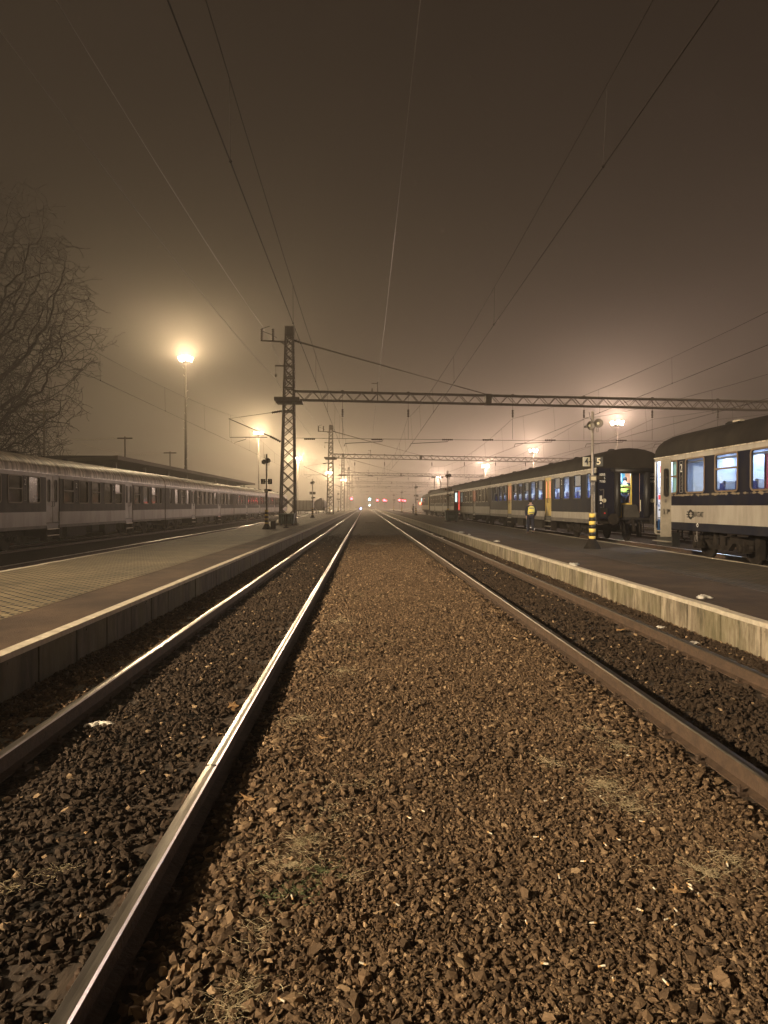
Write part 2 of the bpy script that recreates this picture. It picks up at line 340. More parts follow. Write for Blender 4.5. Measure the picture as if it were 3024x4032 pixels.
def W(x, y, Y):            # photo pixel at depth Y -> world position (for measuring real positions)
    return Vector(((x - VX) / F * Y, Y, H + (VY - y) / F * Y))

# ------------------------------------------------------------------ large structure: ground
PX = [(-340, -.2), (-12, -.2), (-8, -.2), (-3.5, -.2), (-2.9, -.175), (-2.52, -.165), (-1.77, -.15), (-1.2, -.165), (-.92, -.165), (-.62, -.105), (-.2, -.085), (.8, -.075),
      (1.8, -.09), (2.2, -.12), (2.45, -.165), (3.29, -.155), (4.05, -.165), (4.5, -.185), (4.94, -.2), (9, -.2), (15, -.15), (340, -.15)]
def gz(x): return np.interp(x, [p[0] for p in PX], [p[1] for p in PX])
g = MB()
ys = [-90, 0, 20, 60, 200, 600]
vs = [(x, y, z) for y in ys for x, z in PX]; n = len(PX)
g.add(vs, [(j*n+i, j*n+i+1, (j+1)*n+i+1, (j+1)*n+i) for j in range(len(ys)-1) for i in range(n-1)])
tag(g.build('ground', M_ground), kind='structure')

# platforms
PZ_R, PZ_L = 0.266, 0.27
def platform(name, x0, x1, z, y0, y1, lit_side_mat, bands, wall_sides):
    root = empty(name); tag(root, kind='structure')
    b = MB(); b.box(x0+.12, x1-.12, y0, y1, -.25, z-.02); b.build('platform_core', M_conc, root)
    for i, (a, c, m, dz) in enumerate(bands):
        bb = MB(); bb.add([(a, y0, z+dz), (c, y0, z+dz), (c, y1, z+dz), (a, y1, z+dz)], [(0, 1, 2, 3)]); bb.build('platform_surface', m, root)
    for s in wall_sides:
        xe = x0 if s < 0 else x1; wb = MB(); cb = MB(); k = y0
        while k < y1:
            st = 0.97 if k < 45 else 12.0
            j1, j2 = (rng.uniform(-.006, .006), rng.uniform(-.004, .004)) if k < 45 else (0, 0)
            gp = .020 if k < 45 else .0
            wb.box(min(xe, xe - s*.12)+j1, max(xe, xe - s*.12)+j1, k+gp, k+st-gp, -.3, z-.055)
            xo = xe + s*.025
            cb.box(min(xo, xe-s*.12)+j2, max(xo, xe-s*.12)+j2, k+.004, k+st-.003, z-.055+j2*.5, z+.006+j2)
            if k < 20:                       # chipped edges
                for q in range(5):
                    yy = k + rng.uniform(.05, .9); sz = rng.uniform(.01, .035)
                    wb.cbox((xe + s*.004, yy, z-.06-rng.uniform(0, .05)), (.012, sz, sz*.7))
            k += st
        wb.build('platform_wall', M_wall if x0 > 0 else M_wall_shaded, root); cb.build('platform_coping', M_coping, root)
    return root
platform('platform', 4.94, 9.6, PZ_R, -12, 330, None, [(5.04, 6.7, M_asph, 0.0), (6.7, 9.5, M_paver2, 0.003)], (-1, 1))
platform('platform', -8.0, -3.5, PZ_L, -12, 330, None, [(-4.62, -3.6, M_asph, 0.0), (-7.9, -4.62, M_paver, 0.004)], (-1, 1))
p1 = MB(); p1.box(-40, -17.2, -12, 150, -.25, .25); tag(p1.build('platform', M_conc), kind='structure')

# ------------------------------------------------------------------ tracks
def rail_profile():
    return [(-.07, -.154), (.07, -.154), (.07, -.145), (.012, -.132), (.009, -.05), (.036, -.042), (.036, -.012), (.028, -.0035), (-.028, -.0035), (-.036, -.012), (-.036, -.042), (-.009, -.05), (-.012, -.132), (-.07, -.145)]
def track(xc, y0, y1, label, top=M_rail_top, z=0.0, detail=0):
    t = empty('railway_track', (xc, y0, z), label, 'railway track', 'parallel station tracks')
    L_ = y1 - y0
    for s in (-1, 1):
        x = s*.7525; b = MB(); b.prism([(x+u, v) for u, v in rail_profile()], 'y', 0, L_)
        rl = b.build('rail', M_steel_rust, t)
        b = MB(); b.smooth = False
        b.add([(x-.028, 0, 0), (x-.0, 0, .003), (x+.028, 0, 0), (x-.028, L_, 0), (x, L_, .003), (x+.028, L_, 0)], [(0, 1, 4, 3), (1, 2, 5, 4)])
        b.add([(x-.036, 0, -.010), (x-.028, 0, 0), (x+.028, 0, 0), (x+.036, 0, -.010), (x-.036, L_, -.010), (x-.028, L_, 0), (x+.028, L_, 0), (x+.036, L_, -.010)], [(0, 1, 5, 4), (2, 3, 7, 6)])
        b.build('running_surface', top, rl)
    if detail and xc < 0:
        b = MB(); b.box(.7165, .7885, 7.52, 7.528, -.006, .0036); b.build('rail_joint', M_black, t)
    if detail:
        for k in range(detail):
            yy = .55*k + .2
            b = MB(); zt = -.158
            b.prism([(-1.22, zt-.12), (1.22, zt-.12), (1.22, zt), (-1.22, zt)], 'y', yy-.12, yy+.12)
            sl = b.build('sleeper', M_sleeper, t, bevel=.01)
            for s in (-1, 1):
                for q in (-1, 1):
                    c = MB(); x = s*.7525 + q*.105
                    c.box(x-.03, x+.03, yy-.05, yy+.05, zt, zt+.018); c.lathe((x, yy, zt+.018), [(.019, 0), (.019, .022), (.008, .026), (.008, .042)], 6)
                    c.build('rail_clip', M_steel_rust, sl)
    return t
track(-1.77, -3, 330, 'railway track with bright polished rails beside the left platform edge', M_rail_top, detail=34)
track(3.29, -3, 330, 'railway track with brown duller rails below the mossy right platform wall', M_rail_dull, detail=34)
track(-9.5, -3, 330, 'railway track running behind the yellow paved left platform')
track(-15.14, -3, 330, 'railway track underneath the long unlit passenger train', z=-.1)
track(11.19, -12, 330, 'railway track underneath the train with lit windows', z=.1)
track(16.8, -12, 330, 'railway track directly behind the train with lit windows')
track(22.0, -12, 330, 'railway track further right, second behind the lit train')

# ------------------------------------------------------------------ ballast stones (near field as real stones)
def ico():
    t = (1+5**.5)/2
    v = np.array([(-1, t, 0), (1, t, 0), (-1, -t, 0), (1, -t, 0), (0, -1, t), (0, 1, t), (0, -1, -t), (0, 1, -t), (t, 0, -1), (t, 0, 1), (-t, 0, -1), (-t, 0, 1)], float)
    v /= np.linalg.norm(v[0])
    f = np.array([(0, 11, 5), (0, 5, 1), (0, 1, 7), (0, 7, 10), (0, 10, 11), (1, 5, 9), (5, 11, 4), (11, 10, 2), (10, 7, 6), (7, 1, 8), (3, 9, 4), (3, 4, 2), (3, 2, 6), (3, 6, 8), (3, 8, 9), (4, 9, 5), (2, 4, 11), (6, 2, 10), (8, 6, 7), (9, 8, 1)])
    return v, f
IV, IF = ico()
TEMPL = []
for k in range(24):
    v = IV * rng.choice([.55, .8, 1.0, 1.3, 1.5], (12, 1)) * rng.uniform(.85, 1.15, (12, 1)); v = v * np.array([1.05, rng.uniform(.5, .9), rng.uniform(.4, .8)]); TEMPL.append(v)
TEMPL = np.array(TEMPL)
def stones(name, xs, ys_, zs, size, tint, material):
    n_ = len(xs); ti = rng.integers(0, len(TEMPL), n_); V = TEMPL[ti] * size[:, None, None]
    a, b, c = rng.uniform(0, 2*np.pi, n_), rng.normal(0, .5, n_), rng.normal(0, .5, n_)
    ca, sa, cb, sb, cc, sc_ = np.cos(a), np.sin(a), np.cos(b), np.sin(b), np.cos(c), np.sin(c)
    Rm = np.stack([np.stack([ca*cb, ca*sb*sc_-sa*cc, ca*sb*cc+sa*sc_], -1), np.stack([sa*cb, sa*sb*sc_+ca*cc, sa*sb*cc-ca*sc_], -1), np.stack([-sb, cb*sc_, cb*cc], -1)], 1)
    V = np.einsum('nij,nkj->nki', Rm, V); V += np.stack([xs, ys_, zs], -1)[:, None, :]
    Fc = (IF[None] + (np.arange(n_)*12)[:, None, None]).reshape(-1)
    me = bpy.data.meshes.new(name); nv = n_*12; nf = n_*20
    me.vertices.add(nv); me.vertices.foreach_set('co', V.reshape(-1).astype(np.float32))
    me.loops.add(nf*3); me.loops.foreach_set('vertex_index', Fc.astype(np.int32))
    me.polygons.add(nf); me.polygons.foreach_set('loop_start', np.arange(0, nf*3, 3, dtype=np.int32))
    me.polygons.foreach_set('use_smooth', np.zeros(nf, bool)); me.update(calc_edges=True)
    at = me.attributes.new('tint', 'FLOAT', 'POINT'); at.data.foreach_set('value', np.repeat(tint, 12).astype(np.float32))
    me.materials.append(material); o = bpy.data.objects.new(name, me); C.objects.link(o)
    return tag(o, kind='stuff')
def field(nm2, x0, x1, y0, y1, dens, smin, smax, keep=None):
    A = (x1-x0)*(y1-y0); n_ = int(A*dens); x = rng.uniform(x0, x1, n_); y = rng.uniform(y0, y1, n_)
    vis = np.abs(x) < .62*y + 2.0; x, y = x[vis], y[vis]
    s = smin + (smax-smin)*rng.beta(1.4, 3.0, len(x))
    if keep is not None: k = keep(x, y, s); x, y, s = x[k], y[k], s[k]
    return x, y, s
parts = []
def notrail(x, y, s):
    k = np.ones(len(x), bool)
    for r_ in (-2.52, -1.0175, 2.5375, 4.0425):
        k &= np.abs(x - r_) > .085 + s*.6
        k &= ~((np.abs(x - r_) < .20) & (rng.random(len(x)) < .6))
    return k
def sleepers_clear(x, y, s):
    k = notrail(x, y, s)
    ph = ((y + 3 - .2 + .275) % .55) - .275
    on = (np.abs(ph) < .13) & (((x > -3.0) & (x < -.55)) | ((x > 2.1) & (x < 4.5)))
    nr = np.zeros(len(x), bool)
    for r_ in (-2.52, -1.0175, 2.5375, 4.0425): nr |= np.abs(x - r_) < .19
    return k & ~(on & (rng.random(len(x)) < .55)) & ~(nr & (np.abs(ph) < .11))
def path_mid(x): return (x > -.45) & (x < 2.0)
# track beds and shoulders: coarse ballast
coarse = lambda x, y, s: sleepers_clear(x, y, s) & (~path_mid(x + .25*np.sin(y*1.3)) | (rng.random(len(x)) < .10))
parts.append(field('', -3.5, 5.0, 1.3, 5.0, 1700, .012, .036, coarse))
parts.append(field('', -3.5, 5.0, 5.0, 9.0, 1200, .014, .036, coarse))
parts.append(field('', -3.5, 5.0, 9.0, 17.0, 600, .019, .036, coarse))
fade = lambda f, a, b_: (lambda x, y, s: f(x, y, s) & (rng.random(len(x)) > np.clip((y-a)/(b_-a), 0, 1)))
parts.append(field('', -3.5, 5.0, 17.0, 45.0, 230, .022, .038, fade(coarse, 22, 45)))
fine = lambda x, y, s: path_mid(x + .25*np.sin(y*1.3))
parts.append(field('', -1.0, 2.6, 1.3, 4.2, 9000, .004, .020, fine))
parts.append(field('', -1.0, 2.6, 4.2, 8.0, 4200, .006, .020, fine))
parts.append(field('', -1.0, 2.6, 8.0, 15.0, 1500, .010, .022, fine))
parts.append(field('', -1.0, 2.6, 15.0, 42.0, 900, .012, .026, fade(fine, 18, 42)))
parts.append(field('', -.8, 2.3, 1.3, 7.0, 40, .020, .036))
X = np.concatenate([p[0] for p in parts]); Y = np.concatenate([p[1] for p in parts]); S = np.concatenate([p[2] for p in parts])
tint = np.clip(rng.beta(2, 3.2, len(X)), 0, 1); rare = rng.random(len(X)) < .02; tint[rare] = rng.uniform(.8, 1, rare.sum())
inside = ((X > -2.6) & (X < -.95)) | ((X > 2.55) & (X < 4.9)); tint = np.where(inside & ~rare, tint*.10, np.clip(tint*1.15 + .04, 0, 1))
bumpz = .012*np.sin(X*5.1+Y*2.3) + .010*np.sin(Y*4.7-X*3.1)
Z = gz(X) + S*rng.uniform(.05, .75, len(X)) + np.maximum(bumpz*.7, -.003)
stones('gravel', X, Y, Z, S, tint, M_stone)

# ------------------------------------------------------------------ litter on the ground
GS = 'cigarette butts trodden into the gravel'
butt = empty('cigarette_butt', (0, 0, 0), 'white cigarette butt lying on the brown gravel', 'cigarette butt', GS)
b = MB(); b.tube([(-.017, 0, 0), (.001, 0, 0)], .0038, 6); b.build('paper', M_butt, butt)
b = MB(); b.tube([(.001, 0, 0), (.012, 0, 0)], .0039, 6); b.build('filter', M_filter, butt)
spots = [(1700, 3085), (1665, 3225), (2160, 3190), (2230, 3175), (2380, 3170), (2545, 3275), (2120, 3340), (2450, 3350), (2395, 3370), (2520, 3415), (2820, 3400), (2890, 3450), (2735, 3535), (2740, 3550), (2680, 3640),
         (2540, 3643), (2350, 3695), (2080, 3690), (2650, 3680), (2675, 3708), (2775, 3580), (2150, 3860), (2380, 3875), (2430, 3930), (2645, 3945), (2825, 3960), (1980, 3695), (1500+640, 3350), (1610, 3250), (1930, 3320),
         (1150, 3560), (1105, 3970), (1430, 3840), (2210, 3500), (1800, 3550), (1560, 3600), (2490, 3000), (1990, 3010), (2310, 3440), (2600, 3560)]
for i, (px, py) in enumerate(spots):
    o = butt if i == 0 else copy_tree(butt)
    yy = (H + .085) * F / (py - VY); xx = (px - VX) / F * yy
    o.location = (xx, yy, float(gz(xx)) + .032); o.rotation_euler = (random.uniform(-.3, .3), random.uniform(-.3, .3), random.uniform(0, 6.28))
def leaf(px, py, size, label, up=0.0, m=M_leaf, z=None, cat='dry leaf', name='dry_leaf', g='dry leaves on the ballast'):
    b = MB(); prof = []
    n_ = 15
    for i in range(n_):
        a = 2*math.pi*i/n_; r_ = 1.0 if i % 3 == 0 else (.55 if i % 3 == 1 else .7)
        prof.append((r_*math.cos(a)*random.uniform(.8, 1.1), r_*.8*math.sin(a)*random.uniform(.8, 1.1)))
    vs = [(0, 0, .08)] + [(x, y, .25*(x*x)*random.uniform(.2, 1.4)) for x, y in prof]
    vs = [(v[0]*size/2, v[1]*size/2, v[2]*size/2) for v in vs]
    vs2 = [(v[0], v[1], v[2]-.0015) for v in vs]
    N_ = len(vs); fs = [(0, 1+i, 1+(i+1) % n_) for i in range(n_)]
    b.add(vs + vs2, fs + [tuple(k + N_ for k in f[::-1]) for f in fs] + [(1+i, N_+1+i, N_+1+(i+1) % n_, 1+(i+1) % n_) for i in range(n_)])
    b.tube([(size*.4, 0, 0), (size*.75, .01, .004)], .0015, 4)
    o = b.build(name, m)
    yy = (H + .09) * F / (py - VY); xx = (px - VX) / F * yy
    o.location = (xx, yy, (float(gz(xx)) + .04) if z is None else z); o.rotation_euler = (up, random.uniform(-.2, .2), random.uniform(0, 6.28) if not up else .3)
    return tag(o, label, cat, g)
leaf(918, 2785, .13, 'large pale dry leaf standing up against the polished rail', up=1.1, z=-.07)
leaf(1270, 2925, .09, 'curled dry leaf on the gravel right of the polished rail')
leaf(980, 3145, .12, 'flat yellowish dry leaf beside the dark strip along the rail')
leaf(2690, 3575, .11, 'crumpled tan leaf on the fine gravel near the right edge')
leaf(868, 2870, .04, 'small whitish leaf scrap just left of the polished rail')
leaf(1372, 3330, .03, 'tiny cream flake on the gravel among the dry grass')
leaf(1277, 3152, .035, 'small cream leaf on the gravel above the green weeds')
leaf(345, 3250, .03, 'small pale chip between the left rails')
leaf(1550, 3700, .045, 'orange brown leaf fragment in the middle foreground')
leaf(2455, 2478, .16, 'round yellowish leaf lying between the right rails', z=-.12)
# white plastic scrap between the left rails
def blob(name, cx, cy_, z, sx, sy, sz, m, label, cat, group=None, seed=0):
    rr = np.random.default_rng(seed); b = MB(); b.smooth = True; nu, nv = 14, 7; vs = []; ph = rr.uniform(0, 6, 4)
    for j in range(nv+1):
        el = math.pi/2 * (1 - j/nv)
        for i in range(nu):
            a = 2*math.pi*i/nu; k = .8 + .34*math.sin(2*a+ph[0]) + .22*math.sin(3*a+ph[1]) + .14*math.sin(5*a+ph[2]) + rr.normal(0, .09)
            vs.append((cx + sx*k*math.cos(a)*math.cos(el), cy_ + sy*k*math.sin(a)*math.cos(el), z + sz*math.sin(el)**.6*rr.uniform(.35, 1.2) - .01*(j == nv)))
    fs = [(j*nu+i, (j+1)*nu+i, (j+1)*nu+(i+1) % nu, j*nu+(i+1) % nu) for j in range(nv) for i in range(nu)]
    b.add(vs, fs + [tuple(range(nu)), tuple(nv*nu + i for i in range(nu))[::-1]])
    return tag(b.build(name, m), label, cat, group)
blob('plastic_scrap', -2.25, 5.80, -.14, .12, .055, .035, M_paper, 'crumpled white plastic scrap lying beside the outer left rail', 'litter', seed=3)
SG = 'lumps of old snow along the right platform edge'
for i, (px, py, s_, lb) in enumerate([(2265, 2226, .20, 'largest white snow lump on the coping of the right platform, nearest the striped pole'),
        (2787, 2359, .13, 'flat white snow lump on the brown asphalt below the near coach'),
        (1817, 2097, .20, 'snow lump on the right platform edge in front of the green bin'),
        (1960, 2133, .19, 'long thin snow lump on the right platform asphalt left of the walking person'),
        (1849, 2106, .12, 'faint small snow lump just behind the long thin one on the right platform')]):
    yy = (H - PZ_R) * F / (py - VY); xx = max(5.12, (px - VX) / F * yy)
    blob('snow_lump', xx, yy, PZ_R+.002, s_*.8, s_*1.5, .045, M_snow, lb, 'snow lump', SG, seed=10+i)
for i, (px, py, s_, lb) in enumerate([(1740, 2118, .10, 'snow crumb on the ballast below the right platform wall, furthest away'),
        (1700, 2103, .16, 'white snow crumb between far rail and platform wall in the distance'),
        (2615, 2483, .08, 'small white scrap beside the far right rail below the platform wall'),
        (2745, 2545, .10, 'pale torn scrap on dark ballast at the foot of the platform wall')]):
    yy = (H + .19) * F / (py - VY); xx = (px - VX) / F * yy
    blob('snow_lump', xx, yy, -.19, s_, s_, .045, M_snow, lb, 'snow lump', 'white crumbs at the foot of the right platform wall', seed=20+i)
# planks laid across the middle
b = MB(); b.box(0.02, 1.15, 73, 73.25, -.09, -.03); tag(b.build('wooden_plank', M_wood, bevel=.01), 'pale plank lying across the gravel far down the middle', 'plank', 'planks across the middle path')
b = MB(); b.box(0.05, 1.2, 31.9, 32.1, -.09, -.03); tag(b.build('wooden_plank', M_wood, bevel=.01), 'long grey plank lying across the middle gravel, nearer one', 'plank', 'planks across the middle path')
b = MB(); b.box(0.25, .85, 31.2, 31.35, -.09, -.045); tag(b.build('wooden_plank', M_wood, bevel=.01), 'short plank piece just in front of the nearer long plank', 'plank', 'planks across the middle path')

# dry grass and weeds
def grass(name, clusters, m, hmin, hmax, flat, wd=.0016):
    b = MB()
    for cx, cy_, rad, n_ in clusters:
        for k in range(n_):
            a = random.uniform(0, 6.28); r_ = rad*abs(random.gauss(0, .75)); x, y = cx + r_*math.cos(a), cy_ + r_*math.sin(a)
            z = float(gz(x)) + .015; ln = random.uniform(hmin, hmax); d = random.uniform(0, 6.28); p = Vector((x, y, z)); pts = [p.copy()]
            for q in range(3):
                p = p + Vector((math.cos(d)*flat, math.sin(d)*flat, (1-flat)*(1.1-q*.45))) * ln/3; d += random.uniform(-.35, .35); pts.append(p.copy())
            b.tube(pts, wd*random.uniform(.7, 1.3), 3, cap=False, r2=.0005)
    return tag(b.build(name, m), kind='stuff')
def gp(px, py):
    yy = (H + .09) * F / (py - VY); return (px - VX) / F * yy, yy
cl = []
for px, py, rad, n_ in [(1250, 3120, .16, 90), (1190, 3330, .20, 170), (1130, 3420, .16, 120), (1290, 3230, .16, 90), (1180, 2835, .14, 80), (1350, 2650, .25, 100), (1330, 2450, .4, 160), (2390, 3120, .17, 150), (2480, 3200, .14, 90),
        (2440, 2960, .12, 60), (2340, 2890, .12, 60), (2800, 3480, .15, 90), (2900, 3430, .12, 50), (2170, 3030, .10, 40), (900, 3980, .12, 90), (1000, 3680, .10, 50), (950, 3900, .1, 60), (2560, 2790, .10, 25), (2330, 2570, .3, 60),
        (250, 3380, .08, 40), (40, 3450, .1, 60), (560, 2560, .25, 60), (1000, 2330, .6, 160), (1100, 2230, .9, 160), (2760, 2690, .15, 30), (1450, 3100, .1, 25), (1380, 3480, .08, 25)]:
    cl.append((*gp(px, py), rad*1.1, int(n_*1.8)))
grass('dry_grass', cl, M_grass, .03, .11, .72, .0011)
grass('green_weeds', [(*gp(1170, 3520), .13, 160), (*gp(1260, 3450), .12, 120), (*gp(1400, 2550), .5, 200), (*gp(1050, 3540), .08, 60), (*gp(1380, 2350), .9, 260)], M_weed, .015, .05, .7, .0022)

# ------------------------------------------------------------------ haze and yard lamps
def lamp_tower(x, y, z, col, power, label, crown=1.1, group='tall yard lamp towers', heads=6, size=None, down=None):
    base = -.2
    t = empty('lamp_tower', (x, y, base), label, 'lamp tower', group); hh = z - base
    b = MB(); b.smooth = True; b.tube([(0, 0, 0), (0, 0, hh-.6)], .26, 10, r2=.12); pole = b.build('pole', M_lattice, t)
    b = MB()
    for k in range(int((hh-2)/1.1)): # climbing rungs winding round the pole
        a = k*.9; zz = 2 + k*1.1; b.bar((.2*math.cos(a), .2*math.sin(a), zz), (.42*math.cos(a), .42*math.sin(a), zz+.25), .04)
    b.build('rung', M_shine, pole)
    b = MB(); b.lathe((0, 0, hh-.7), [(.3, 0), (crown*.55, .25), (crown*.55, .32), (.3, .34)], 12); b.build('crown_ring', M_dark, t)
    em = emis('floodlight_' + label[:12].replace(' ', '_'), col, 60.0, False)
    for k in range(heads):
        a = 2*math.pi*k/heads + .3; hx, hy = crown*math.cos(a)*.8, crown*math.sin(a)*.8
        b = MB(); b.bar((hx*.6, hy*.6, hh-.38), (hx*1.15, hy*1.15, hh-.1), .42, .3); fl = b.build('floodlight', M_dark, t)
        b = MB(); c_ = Vector((hx*1.16, hy*1.16, hh-.10)); d = Vector((math.cos(a), math.sin(a), -.35)).normalized()
        b.bar(c_, c_ + d*.04, .5, .6); b.build('lens', em, fl)
    l = bpy.data.lights.new('lamp_light', 'SPOT' if down else 'POINT'); l.energy = power*LAMP
    if down: l.spot_size = R(down[3]); l.spot_blend = .6
    l.color = col; l.shadow_soft_size = size or min(1.7, .0058*max(y, 100))
    lo = bpy.data.objects.new('lamp_light', l); C.objects.link(lo); lo.parent = t; lo.location = (0, 0, hh-.05)
    if down: lo.rotation_euler = (Vector(down[:3]) - Vector((x, y, z))).to_track_quat('-Z', 'Y').to_euler()
    return t
YEL = (1.0, 0.75, 0.44); YEL2 = (1.0, 0.70, 0.46); PNK = (1.0, 0.72, 0.56)
def lt(px, py, Y, *a, **k): p = W(px, py, Y); return lamp_tower(p.x, Y, p.z, *a, **k)
lt(738, 1418, 100, YEL, 22000, 'tallest and brightest yellow lamp tower above the station canopy on the left', crown=.95)
lt(1021, 1706, 185, YEL, 22000, 'yellow lamp tower seen just left of the big lattice mast', crown=1.2)
lt(1174, 1805, 270, YEL, 30000, 'lamp tower glowing right beside the shaft of the nearest lattice mast', crown=1.2)
lt(1296, 1861, 330, YEL, 22000, 'lamp tower shining through the second lattice mast', crown=1.3)
lt(1353, 1890, 400, YEL2, 20000, 'small distant lamp beside the third lattice mast', crown=1.3)
lt(2439, 1661, 116, PNK, 16000, 'pinkish lamp tower glowing above the end of the train coach on the right', crown=1.0)
lt(2104, 1772, 175, PNK, 16000, 'white lamp tower above the middle of the right train roofs', crown=1.0)
lt(1914, 1834, 245, PNK, 20000, 'third smaller lamp above the right train, left of the white one', crown=1.1)
lt(1726, 1878, 330, PNK, 20000, 'lamp glowing beside the raised pantograph of the locomotive', crown=1.1)
# unseen towers added beside and behind the camera to light the foreground
lamp_tower(-21, -5, 11.0, (1, .79, .53), 74000, 'yellow lamp tower of the left row standing beside the viewer', down=(4.5, 7, 0, 84), size=.4)
lamp_tower(43.5, 55, 16, PNK, 4000, 'pinkish lamp tower of the right row standing out of view', down=(15, 40, 0, 100))
lamp_tower(-27, -60, 23, YEL, 12000, 'yellow lamp tower of the left row standing behind the viewer', down=(0, -10, 0, 90))

# ------------------------------------------------------------------ catenary: masts, beams, wires
TR = [-1.70, 3.30, 11.3, 16.8, 22.1, 27.2]
def insulator(mb, a, b, n_=5, r=.085):
    a, b = Vector(a), Vector(b); d = b - a; pts = []; rs = []
    for k in range(n_*2+1):
        t = k/(n_*2); pts.append(a + d*t); rs.append(r if k % 2 else r*.4)
    mb.smooth = True; mb.tube(pts, rs, 8); mb.smooth = False
def sec(px, py, Ym=52.0):       # section plane coordinates (x, z) from the photo, in the plane of the first mast
    p = W(px, py, Ym); return p.x, p.z
XM = -5.85
def gantry():
    root = empty('catenary_gantry', (0, 52, 0), 'tallest, nearest lattice mast with long beam over all the tracks', 'lattice mast', 'catenary gantries in a row down the left platform')
    zb, zt = .27, 15.25; lean = .0
    def hw(z): return .57 + (.27-.57)*(z-zb)/(zt-zb)
    def hx(z): return XM + .16*(z-zb)/(zt-zb)
    b = MB()
    b.box(XM-.75, XM+.75, -.75, .75, zb-.05, zb+.14); mast = b.build('mast_footing', M_conc, root)
    for sx in (-1, 1):
        for sy in (-1, 1):
            b = MB(); p0 = Vector((hx(zb)+sx*hw(zb), sy*hw(zb), zb)); p1_ = Vector((hx(zt)+sx*hw(zt), sy*hw(zt), zt))
            b.bar(p0, p1_, .13, .05); b.bar(p0 + Vector((-sx*.045, 0, 0)), p1_ + Vector((-sx*.045, 0, 0)), .05, .13); b.build('mast_leg', M_lattice, root)
    for face in range(4):
        b = MB(); z = zb+.15
        while z < zt-.75:
            w_ = hw(z)*2; z2 = min(z + w_*.92, zt-.7)
            for s in (-1, 1):
                if face < 2:
                    sy = (-1, 1)[face]; b.bar((hx(z)+s*hw(z), sy*(hw(z)+.02+s*.012), z), (hx(z2)-s*hw(z2), sy*(hw(z2)+.02+s*.012), z2), .06, .06)
                else:
                    sx = (-1, 1)[face-2]; b.bar((hx(z)+sx*(hw(z)+.02+s*.012), s*hw(z), z), (hx(z2)+sx*(hw(z2)+.02+s*.012), -s*hw(z2), z2), .06, .06)
            z = z2
        b.build('mast_bracing', M_lattice, root)
    b = MB(); w_ = hw(zt); b.box(hx(zt)-w_-.04, hx(zt)+w_+.04, -w_-.04, w_+.04, zt-.75, zt); b.build('mast_head', M_lattice, root)
    b = MB()
    for z in (11.35, 10.55, 8.8): b.box(hx(z)-hw(z)-.06, hx(z)+hw(z)+.06, -hw(z)-.05, -hw(z)-.0, z, z+.1); b.box(hx(z)-hw(z)-.06, hx(z)+hw(z)+.06, hw(z), hw(z)+.05, z, z+.1)
    b.build('mast_crossbar', M_lattice, root)
    # beam
    zl = 10.05
    def bz(x): return zl - .62*(x+5)/35.0 if x < 30 else zl - .62 - .004*(x-30)
    b = MB(); b.box(XM-.95, XM+.95, -.62, .62, zl-.42, zl-.18); b.box(XM-.8, XM+1.15, -.5, .5, zl-.62, zl-.43); b.build('beam_saddle', M_lattice, root)
    b = MB(); x = XM+.45; i = 0; st = .62; top = .33
    xs = [-5.3, 9.3, 30, 62]
    for y in (-.28, .28):
        for a, c in zip(xs[:-1], xs[1:]):
            for dz in (-top, top): b.bar((a, y, bz(a)+dz), (c, y, bz(c)+dz), .09, .09)
    x = -5.2
    while x < 60:
        for y in (-.28, .28):
            s = 1 if i % 2 else -1; b.bar((x, y, bz(x)-s*top), (x+st, y, bz(x+st)+s*top), .045, .045)
        if i % 2 == 0: b.bar((x, -.28, bz(x)+top), (x, .28, bz(x)+top), .04)
        x += st if x < 32 else st; i += 1
    bm = b.build('gantry_beam', M_lattice, root)
    b = MB(); xx = 9.4; b.box(xx-.22, xx+.22, -.34, .34, bz(xx)-.4, bz(xx)+.42); b.build('beam_joint', M_lattice, root)
    # stays
    for k, dz in enumerate((0, .12, .24)):
        b = MB(); b.tube([(hx(14)+.3, (-.1, 0, .1)[k], 14.15+dz*.6), (9.3, (-.1, 0, .1)[k], bz(9.3)+.42)], .022, 5); b.build('stay_rod', M_lattice, root)
    b = MB(); insulator(b, (hx(14)+.2, 0, 14.3), (hx(14)+.95, 0, 14.0), 4, .12); b.build('stay_insulator', M_insul, root)
    # top bracket with two post insulators
    b = MB(); b.bar((hx(14)-.1, 0, 14.1), (hx(14)-2.15, 0, 14.2), .12); b.bar((hx(14)-.2, 0, 13.8), (hx(14)-.7, 0, 14.12), .08); b.build('feeder_bracket', M_lattice, root)
    for xo, in ((-2.1,), (-1.25,)):
        b = MB(); b.smooth = True; insulator(b, (hx(14)+xo, 0, 14.15), (hx(14)+xo, 0, 15.1), 6, .13); b.build('post_insulator', M_insul, root)
    b = MB(); b.tube([(hx(14)-2.1, 0, 15.1), (hx(14)-1.5, 0, 15.3)], .025, 4); b.tube([(hx(14)-2.0, 0, 14.9), (hx(14)-1.2, 0, 14.6), (hx(14)-.95, 0, 14.4)], .02, 4); b.build('jumper_wire', M_wire, root)
    b = MB(); z = 12.25; b.bar((hx(z)-1.05, -.3, z), (hx(z)+.45, -.3, z-.04), .1); b.tube([(hx(z)-1.0, -.3, z-.05), (hx(z)-.98, -.3, z-.6)], .015, 4); b.lathe((hx(z)-.98, -.3, z-.85), [(.03, 0), (.09, .1), (.03, .25)], 8); b.build('feeder_crossarm', M_lattice, root)
    # cantilever for the track behind the left platform
    A = [sec(900, 1650), sec(1100, 1733)]
    b = MB()
    b.tube([(sec(905, 1651)[0], 0, sec(905, 1651)[1]), (sec(1065, 1719)[0], 0, sec(1065, 1719)[1])], .035, 6)
    b.tube([(*[sec(909, 1724)[0]], 0, sec(909, 1724)[1]), (sec(1055, 1723)[0], 0, sec(1055, 1723)[1])], .028, 6)
